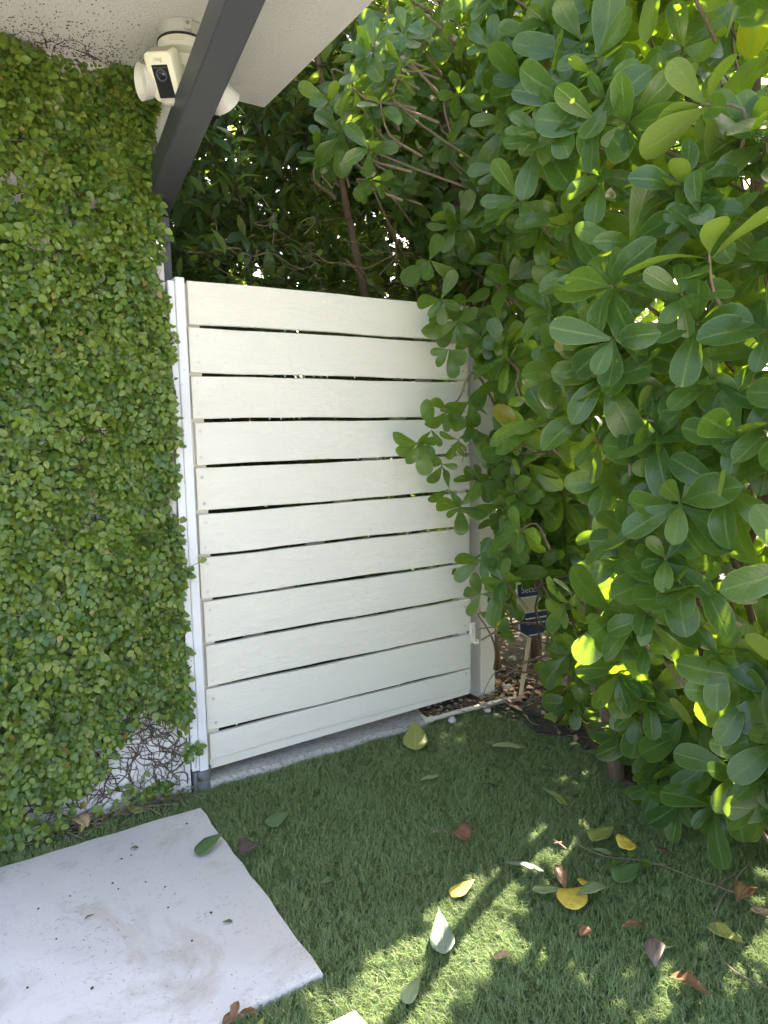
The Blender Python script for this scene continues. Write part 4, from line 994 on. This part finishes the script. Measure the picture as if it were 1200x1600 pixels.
FL = [
    ((352, 1303), (306, 1330), 'green', 'large dark green leaf lying over the right edge of the concrete slab', 1.15, .026, .1, .1, 'ob'),
    ((398, 1322), (378, 1343), 'dark', 'dark maroon leaf on the turf right of the concrete slab', 1.5, .012, .2, .4, 'ov'),
    ((453, 1270), (418, 1289), 'green', 'green leaf lying on the turf between the slab and the gate', 1.5, .014, .1, .1, 'ob'),
    ((649, 1171), (648, 1137), 'ygreen', 'teardrop yellow-green leaf by the end of the threshold strip', .72, .020, -.15, .25, 'tear'),
    ((658, 1220), (688, 1209), 'pale', 'pale oval leaf on the turf in the middle of the lawn', 1.0, .014, .1, .2, 'el'),
    ((755, 1160), (785, 1167), 'green', 'narrow dull green leaf, rear one of the pair below the gate post', 1.0, .014, .1, .15, 'el'),
    ((768, 1168), (823, 1172), 'pale', 'pale green pointed leaf, front one of the pair below the gate post', 1.05, .018, .1, .25, 'el'),
    ((712, 1300), (736, 1310), 'red', 'small reddish brown leaf alone in the middle of the lawn', 1.7, .012, .3, .4, 'ov'),
    ((788, 1349), (850, 1362), 'sage', 'long grey-green leaf lying above the sunny patch', 1.0, .014, .08, .2, 'ob'),
    ((742, 1376), (705, 1396), 'yellow', 'bright yellow leaf beside the top of the sunny patch', 1.2, .014, .1, .25, 'ob'),
    ((694, 1489), (686, 1425), 'sage', 'large grey-green arrow-shaped leaf standing in the sunny patch', .62, .022, -.15, .35, 'tear'),
    ((803, 1488), (771, 1492), 'tan', 'small pale cream leaf right of the sunny patch', 1.2, .014, .1, .2, 'ob'),
    ((657, 1528), (632, 1562), 'pale', 'pale green leaf in the lower part of the sunny patch', 1.15, .016, .1, .2, 'ob'),
    ((867, 1359), (884, 1386), 'brown', 'small rusty brown leaf above the cluster of three leaves', 1.5, .013, .3, .4, 'el'),
    ((886, 1394), (832, 1395), 'pale', 'pale green paddle leaf, left one of the cluster of three leaves', 1.0, .020, .1, .2, 'ob'),
    ((915, 1388), (884, 1422), 'yellow', 'yellow spotted leaf, lowest one of the cluster of three leaves', 1.55, .014, .08, .15, 'ob'),
    ((900, 1401), (944, 1386), 'pale', 'rounded pale green leaf, right one of the cluster of three leaves', 1.25, .022, .1, .15, 'ob'),
    ((910, 1384), (921, 1374), 'yellow', 'small brown-spotted yellow leaf tucked behind the cluster of three leaves', 1.8, .012, .2, .2, 'ov'),
    ((960, 1297), (924, 1320), 'ygreen', 'yellow-green leaf with brown spots near the hedge, above a white-edged leaf', 1.15, .018, .15, .3, 'ob'),
    ((925, 1326), (958, 1332), 'pale', 'pale leaf tucked just below the spotted yellow-green leaf', 1.0, .013, .1, .2, 'ob'),
    ((968, 1326), (990, 1318), 'yellow', 'small orange-yellow leaf beside the fallen vine', 1.7, .015, .2, .4, 'ov'),
    ((1002, 1352), (962, 1376), 'green', 'dark green leaf lying under the fallen vine', 1.25, .016, .12, .3, 'ob'),
    ((1022, 1330), (1056, 1338), 'red', 'dark red curled leaf near the hedge behind the fallen vine', 1.1, .015, .3, .5, 'el'),
    ((972, 1456), (1008, 1442), 'brown', 'folded brown leaf on the turf left of the grey leaf', 1.0, .016, .25, .6, 'el'),
    ((920, 1450), (906, 1458), 'brown', 'tiny brown leaf scrap on the turf near the cluster of three leaves', 1.6, .012, .2, .4, 'ov'),
    ((1022, 1473), (1024, 1520), 'grey', 'grey-brown kite-shaped dry leaf on the turf', 1.5, .018, .2, .3, 'el'),
    ((1032, 1485), (1053, 1470), 'green', 'small rounded green leaf touching the grey kite-shaped leaf', 1.5, .013, .1, .1, 'ob'),
    ((1110, 1564), (1046, 1523), 'brown', 'large curled brown leaf near the bottom right of the lawn', 1.0, .016, .2, .45, 'ob'),
    ((1164, 1477), (1106, 1440), 'ygreen', 'long yellow-green leaf with a brown tip lying on the vine stem', .95, .018, .1, .25, 'ob'),
    ((1215, 1432), (1172, 1418), 'tan', 'tan leaf at the right edge under the hedge', 1.0, .018, .15, .3, 'ob'),
    ((1152, 1415), (1172, 1388), 'brown', 'dull brown leaf among the roots at the hedge foot', 1.3, .016, .2, .3, 'ob'),
    ((378, 1592), (345, 1598), 'brown', 'curled brown leaf lying across the bottom edge of the slab', 1.6, .018, .3, .6, 'ob'),
    ((372, 1572), (362, 1598), 'brown', 'upright curled brown leaf on the lower corner of the slab', 1.4, .020, .4, .7, 'el'),
    ((404, 1590), (372, 1582), 'brown', 'dark brown leaf right of the curled leaves on the slab', 1.2, .017, .3, .5, 'ob'),
    ((412, 1588), (404, 1600), 'ygreen', 'small yellow-green leaf on the turf beside the curled brown leaves', 1.4, .014, .1, .2, 'ob'),
    ((203, 1326), (217, 1322), 'green', 'small curled green leaf on the upper part of the slab', 1.1, .016, .2, .4, 'ob'),
    ((348, 1440), (364, 1435), 'green', 'small green leaf on the right half of the slab', 1.1, .015, .15, .3, 'ob'),
    ((132, 1437), (147, 1428), 'brown', 'thin brown scrap of leaf on the left half of the slab', 1.1, .015, .2, .5, 'el'),
    ((500, 1380), (520, 1371), 'green', 'dull green leaf sunk in the turf right of the slab', 1.3, .010, .1, .2, 'ob'),
    ((745, 1223), (785, 1221), 'green', 'dark green leaf sunk in the shaded turf before the hedge', .9, .011, .1, .15, 'ob'),
    ((846, 1232), (880, 1243), 'pale', 'pale green leaf lying in front of the low hedge leaves', 1.1, .016, .1, .2, 'ob'),
    ((858, 1238), (888, 1252), 'ygreen', 'yellow-green leaf tucked below the pale leaf before the hedge', 1.1, .013, .1, .2, 'ob'),
    ((835, 1150), (862, 1158), 'green', 'dull green leaf in the shade left of the hedge foot', 1.1, .013, .1, .2, 'ob'),
    ((840, 1202), (862, 1196), 'green', 'rounded dark green leaf on the shaded turf beside the hedge', 1.5, .012, .1, .1, 'ob'),
    ((118, 1283), (138, 1291), 'tan', 'tan curled leaf on the turf at the foot of the leafy wall', 1.3, .014, .3, .4, 'ov'),
    ((198, 1262), (222, 1266), 'ygreen', 'yellow-green leaf on the turf between the slab and the leafy wall', 1.5, .016, .1, .2, 'ob'),
    ((0, 1353), (14, 1343), 'green', 'dark green leaf on the upper left corner of the slab', 1.3, .016, .1, .2, 'ob'),
    ((1098, 1010), (1082, 992), 'tan', 'orange-tan dead leaf caught among the hedge leaves', 1.3, .016, .1, .2, 'ob'),
]
FL = [q for q in FL if 'caught among' not in q[3]]
for q in FL: fallen(q[0], q[1], q[2], q[3], q[4], q[5], q[6], q[7], q[8])
# small crumbs of bark and seed on the slab
cr = MB()
for (px, py) in ((207, 1318), (205, 1336), (190, 1342), (292, 1287), (228, 1378), (258, 1386), (176, 1380), (185, 1389), (263, 1418), (144, 1544), (43, 1543), (88, 1467), (330, 1426), (110, 1400), (300, 1470), (60, 1420)) + tuple((random.uniform(10, 380), random.uniform(1360, 1590)) for _ in range(60)):
    c = onz(px, py, .0105); s_ = random.uniform(.0008, .0016) if py % 1 else random.uniform(.0025, .0045); a = random.uniform(0, 3)
    u = np.array([math.cos(a), math.sin(a), 0]); v_ = np.array([-u[1], u[0], 0])
    cr.add([c + u*s_*1.4, c + v_*s_, c - u*s_*1.2, c - v_*s_*.8, c + np.array([0, 0, s_*.9])], [(0,1,4),(1,2,4),(2,3,4),(3,0,4)])
tag(cr.build('seed_crumbs', M['soil'], fix=True), 'dark seed and bark crumbs scattered on the concrete slab', 'debris', kind='stuff')
# dry litter under the hedge and by the sign
def litter(name, box, n, label, mats=('brown', 'grey', 'tan'), size=(.03, .075)):
    tl = []
    b = MB(); mt = [DM[k] for k in mats]
    for k in range(n):
        p = np.array([rng.uniform(box[0], box[1]), rng.uniform(box[2], box[3]), rng.uniform(.012, .03)])
        if p[0] < 1.43 and p[1] > .05: continue
        tv, tu, tf = template(EL_T, np.array(EL_W) * rng.uniform(1, 1.7), rng.uniform(.1, .7), rng.uniform(-.2, .5), 1, .05, k); a = rng.uniform(0, 6.28)
        d = nrm([math.cos(a), math.sin(a), rng.normal(0, .2)]); F = frames(np.array([d]), np.array([nrm([rng.normal(0, .3), rng.normal(0, .3), 1])]))[0]
        b.k = int(rng.integers(len(mt))); b.add((tv * rng.uniform(*size)) @ F.T + p, tf.tolist())
    for k in range(n):
        p = np.array([rng.uniform(box[0], box[1]), rng.uniform(box[2], box[3]), rng.uniform(.004, .02)]); a = rng.uniform(0, 6.28); l = rng.uniform(.03, .12); d = np.array([math.cos(a), math.sin(a), rng.normal(0, .12)])
        if p[0] < 1.43 and p[1] > .05: continue
        b.k = len(mt); b.tube([p, p + d*l*.5 + rng.normal(0, .006, 3), p + d*l], rng.uniform(.0008, .002), 4, False)
    o = b.build(name, mt + [M['twig']], fix=False, smooth=True); return tag(o, label, 'litter', kind='stuff')
litter('leaf_litter', (1.25, 2.1, -1.9, .3), 420, 'dry brown leaves and twigs on the soil under the hedge', ('brown', 'grey', 'tan', 'green', 'tan'))
litter('leaf_litter', (1.40, 1.75, -.16, .25), 120, 'pale dead twigs and leaves around the sign stake', ('tan', 'grey', 'brown'), (.03, .07))
litter('leaf_litter', (-.95, -.09, -.075, -.015), 150, 'tiny dry bits along the foot of the leafy wall', ('brown', 'dark', 'ygreen', 'green'), (.012, .032))
litter('leaf_litter', (.97, 1.42, -.03, .045), 60, 'twiggy bits beside the pipe', ('tan', 'brown'), (.012, .03))

# fallen vine stem on the lawn by the hedge
fv = empty('fallen_vine', (.9, -1.2, 0), 'thin pale vine stem trailing over the turf from the hedge foot', 'vine')
b = MB()
for pts, r0 in (([(900, 1318), (945, 1338), (1010, 1345), (1060, 1362), (1100, 1378), (1120, 1384)], .0014), ([(962, 1344), (1000, 1350), (1040, 1350)], .0012), ([(1148, 1380), (1130, 1400), (1118, 1430), (1116, 1470), (1130, 1500), (1160, 1525), (1205, 1545)], .0016), ([(1120, 1384), (1140, 1392), (1160, 1398), (1180, 1420), (1210, 1440)], .0024), ([(1116, 1395), (1128, 1378), (1150, 1365)], .0018), ([(1148, 1395), (1152, 1370), (1170, 1350)], .0022)):
    pl = smoothline([onz(*q_, .017) for q_ in pts], 4); b.tube(pl, np.full(len(pl), r0), 5)
b.build('stem', M['twig'], fv, smooth=True, fix=False)
for (px, py, dx, dy, k) in ((985, 1340, .7, .5, 0), (1000, 1345, .2, -.8, 1), (1010, 1350, -.6, -.5, 2), (972, 1336, -.5, .7, 3), (965, 1345, -.8, -.2, 1)):
    F = frames(np.array([nrm([dx, dy, .25])]), np.array([[0, 0, 1.0]]))[0]; ob = bpy.data.objects.new('leaf', tpl_mesh('ivy', k, M['vine_leaf'])); COL.objects.link(ob); ob.parent = fv; mm = Matrix.Identity(4); p = onz(px, py, .02) - world_loc(fv)
    for a in range(3):
        for c in range(3): mm[a][c] = F[a, c] * .032
        mm[a][3] = p[a]
    ob.matrix_local = mm
b = MB()
for pts in ([(864, 1312), (874, 1318), (886, 1328)], [(866, 1318), (878, 1316)]):
    b.tube(smoothline([onz(*q_, .016) for q_ in pts], 3), .0030, 6)
tag(b.build('dry_twig', M['twig'], origin=onz(875, 1320, .016), smooth=True), 'short crumbly dry twig on the turf above the cluster of three leaves', 'twig')
b = MB()
for pts in ([(676, 1300), (688, 1297), (696, 1299)], [(682, 1296), (686, 1302)]):
    b.tube(smoothline([onz(*q_, .014) for q_ in pts], 3), .0018, 5)
tag(b.build('dry_twig', M['twig'], origin=onz(686, 1299, .014), smooth=True), 'tiny pale forked twig on the turf left of the small red leaf', 'twig')
# dead curled frond bending over by the gate post
df = empty('dead_stem', onz(750, 1105, 0), 'dead brown leaf stem arching up in front of the gate post foot', 'stem')
b = MB(); pl = smoothline([onz(750, 1108, .005), ony(757, 1080, -.04), ony(770, 1055, -.05), ony(785, 1045, -.06), ony(796, 1040, -.07)], 5); b.tube(pl, np.linspace(.0012, .004, len(pl)), 6); b.build('stem', M['twig'], df, smooth=True, fix=False)
b = MB(); pl = smoothline([ony(790, 1042, -.06), ony(815, 1050, -.07), ony(850, 1052, -.12)], 5); b.tube(pl, np.linspace(.006, .004, len(pl)), 6); b.build('stem', M['bark'], df, smooth=True, fix=False)
# climbing rose-like stick poking from the hedge beside the post
bough([ony(848, 975, -.1), ony(800, 975, -.12), ony(752, 1000, -.10)], .006, .004, rb)
bough([ony(800, 980, -.14), ony(770, 980, -.13), ony(745, 983, -.10)], .004, .003, rb)
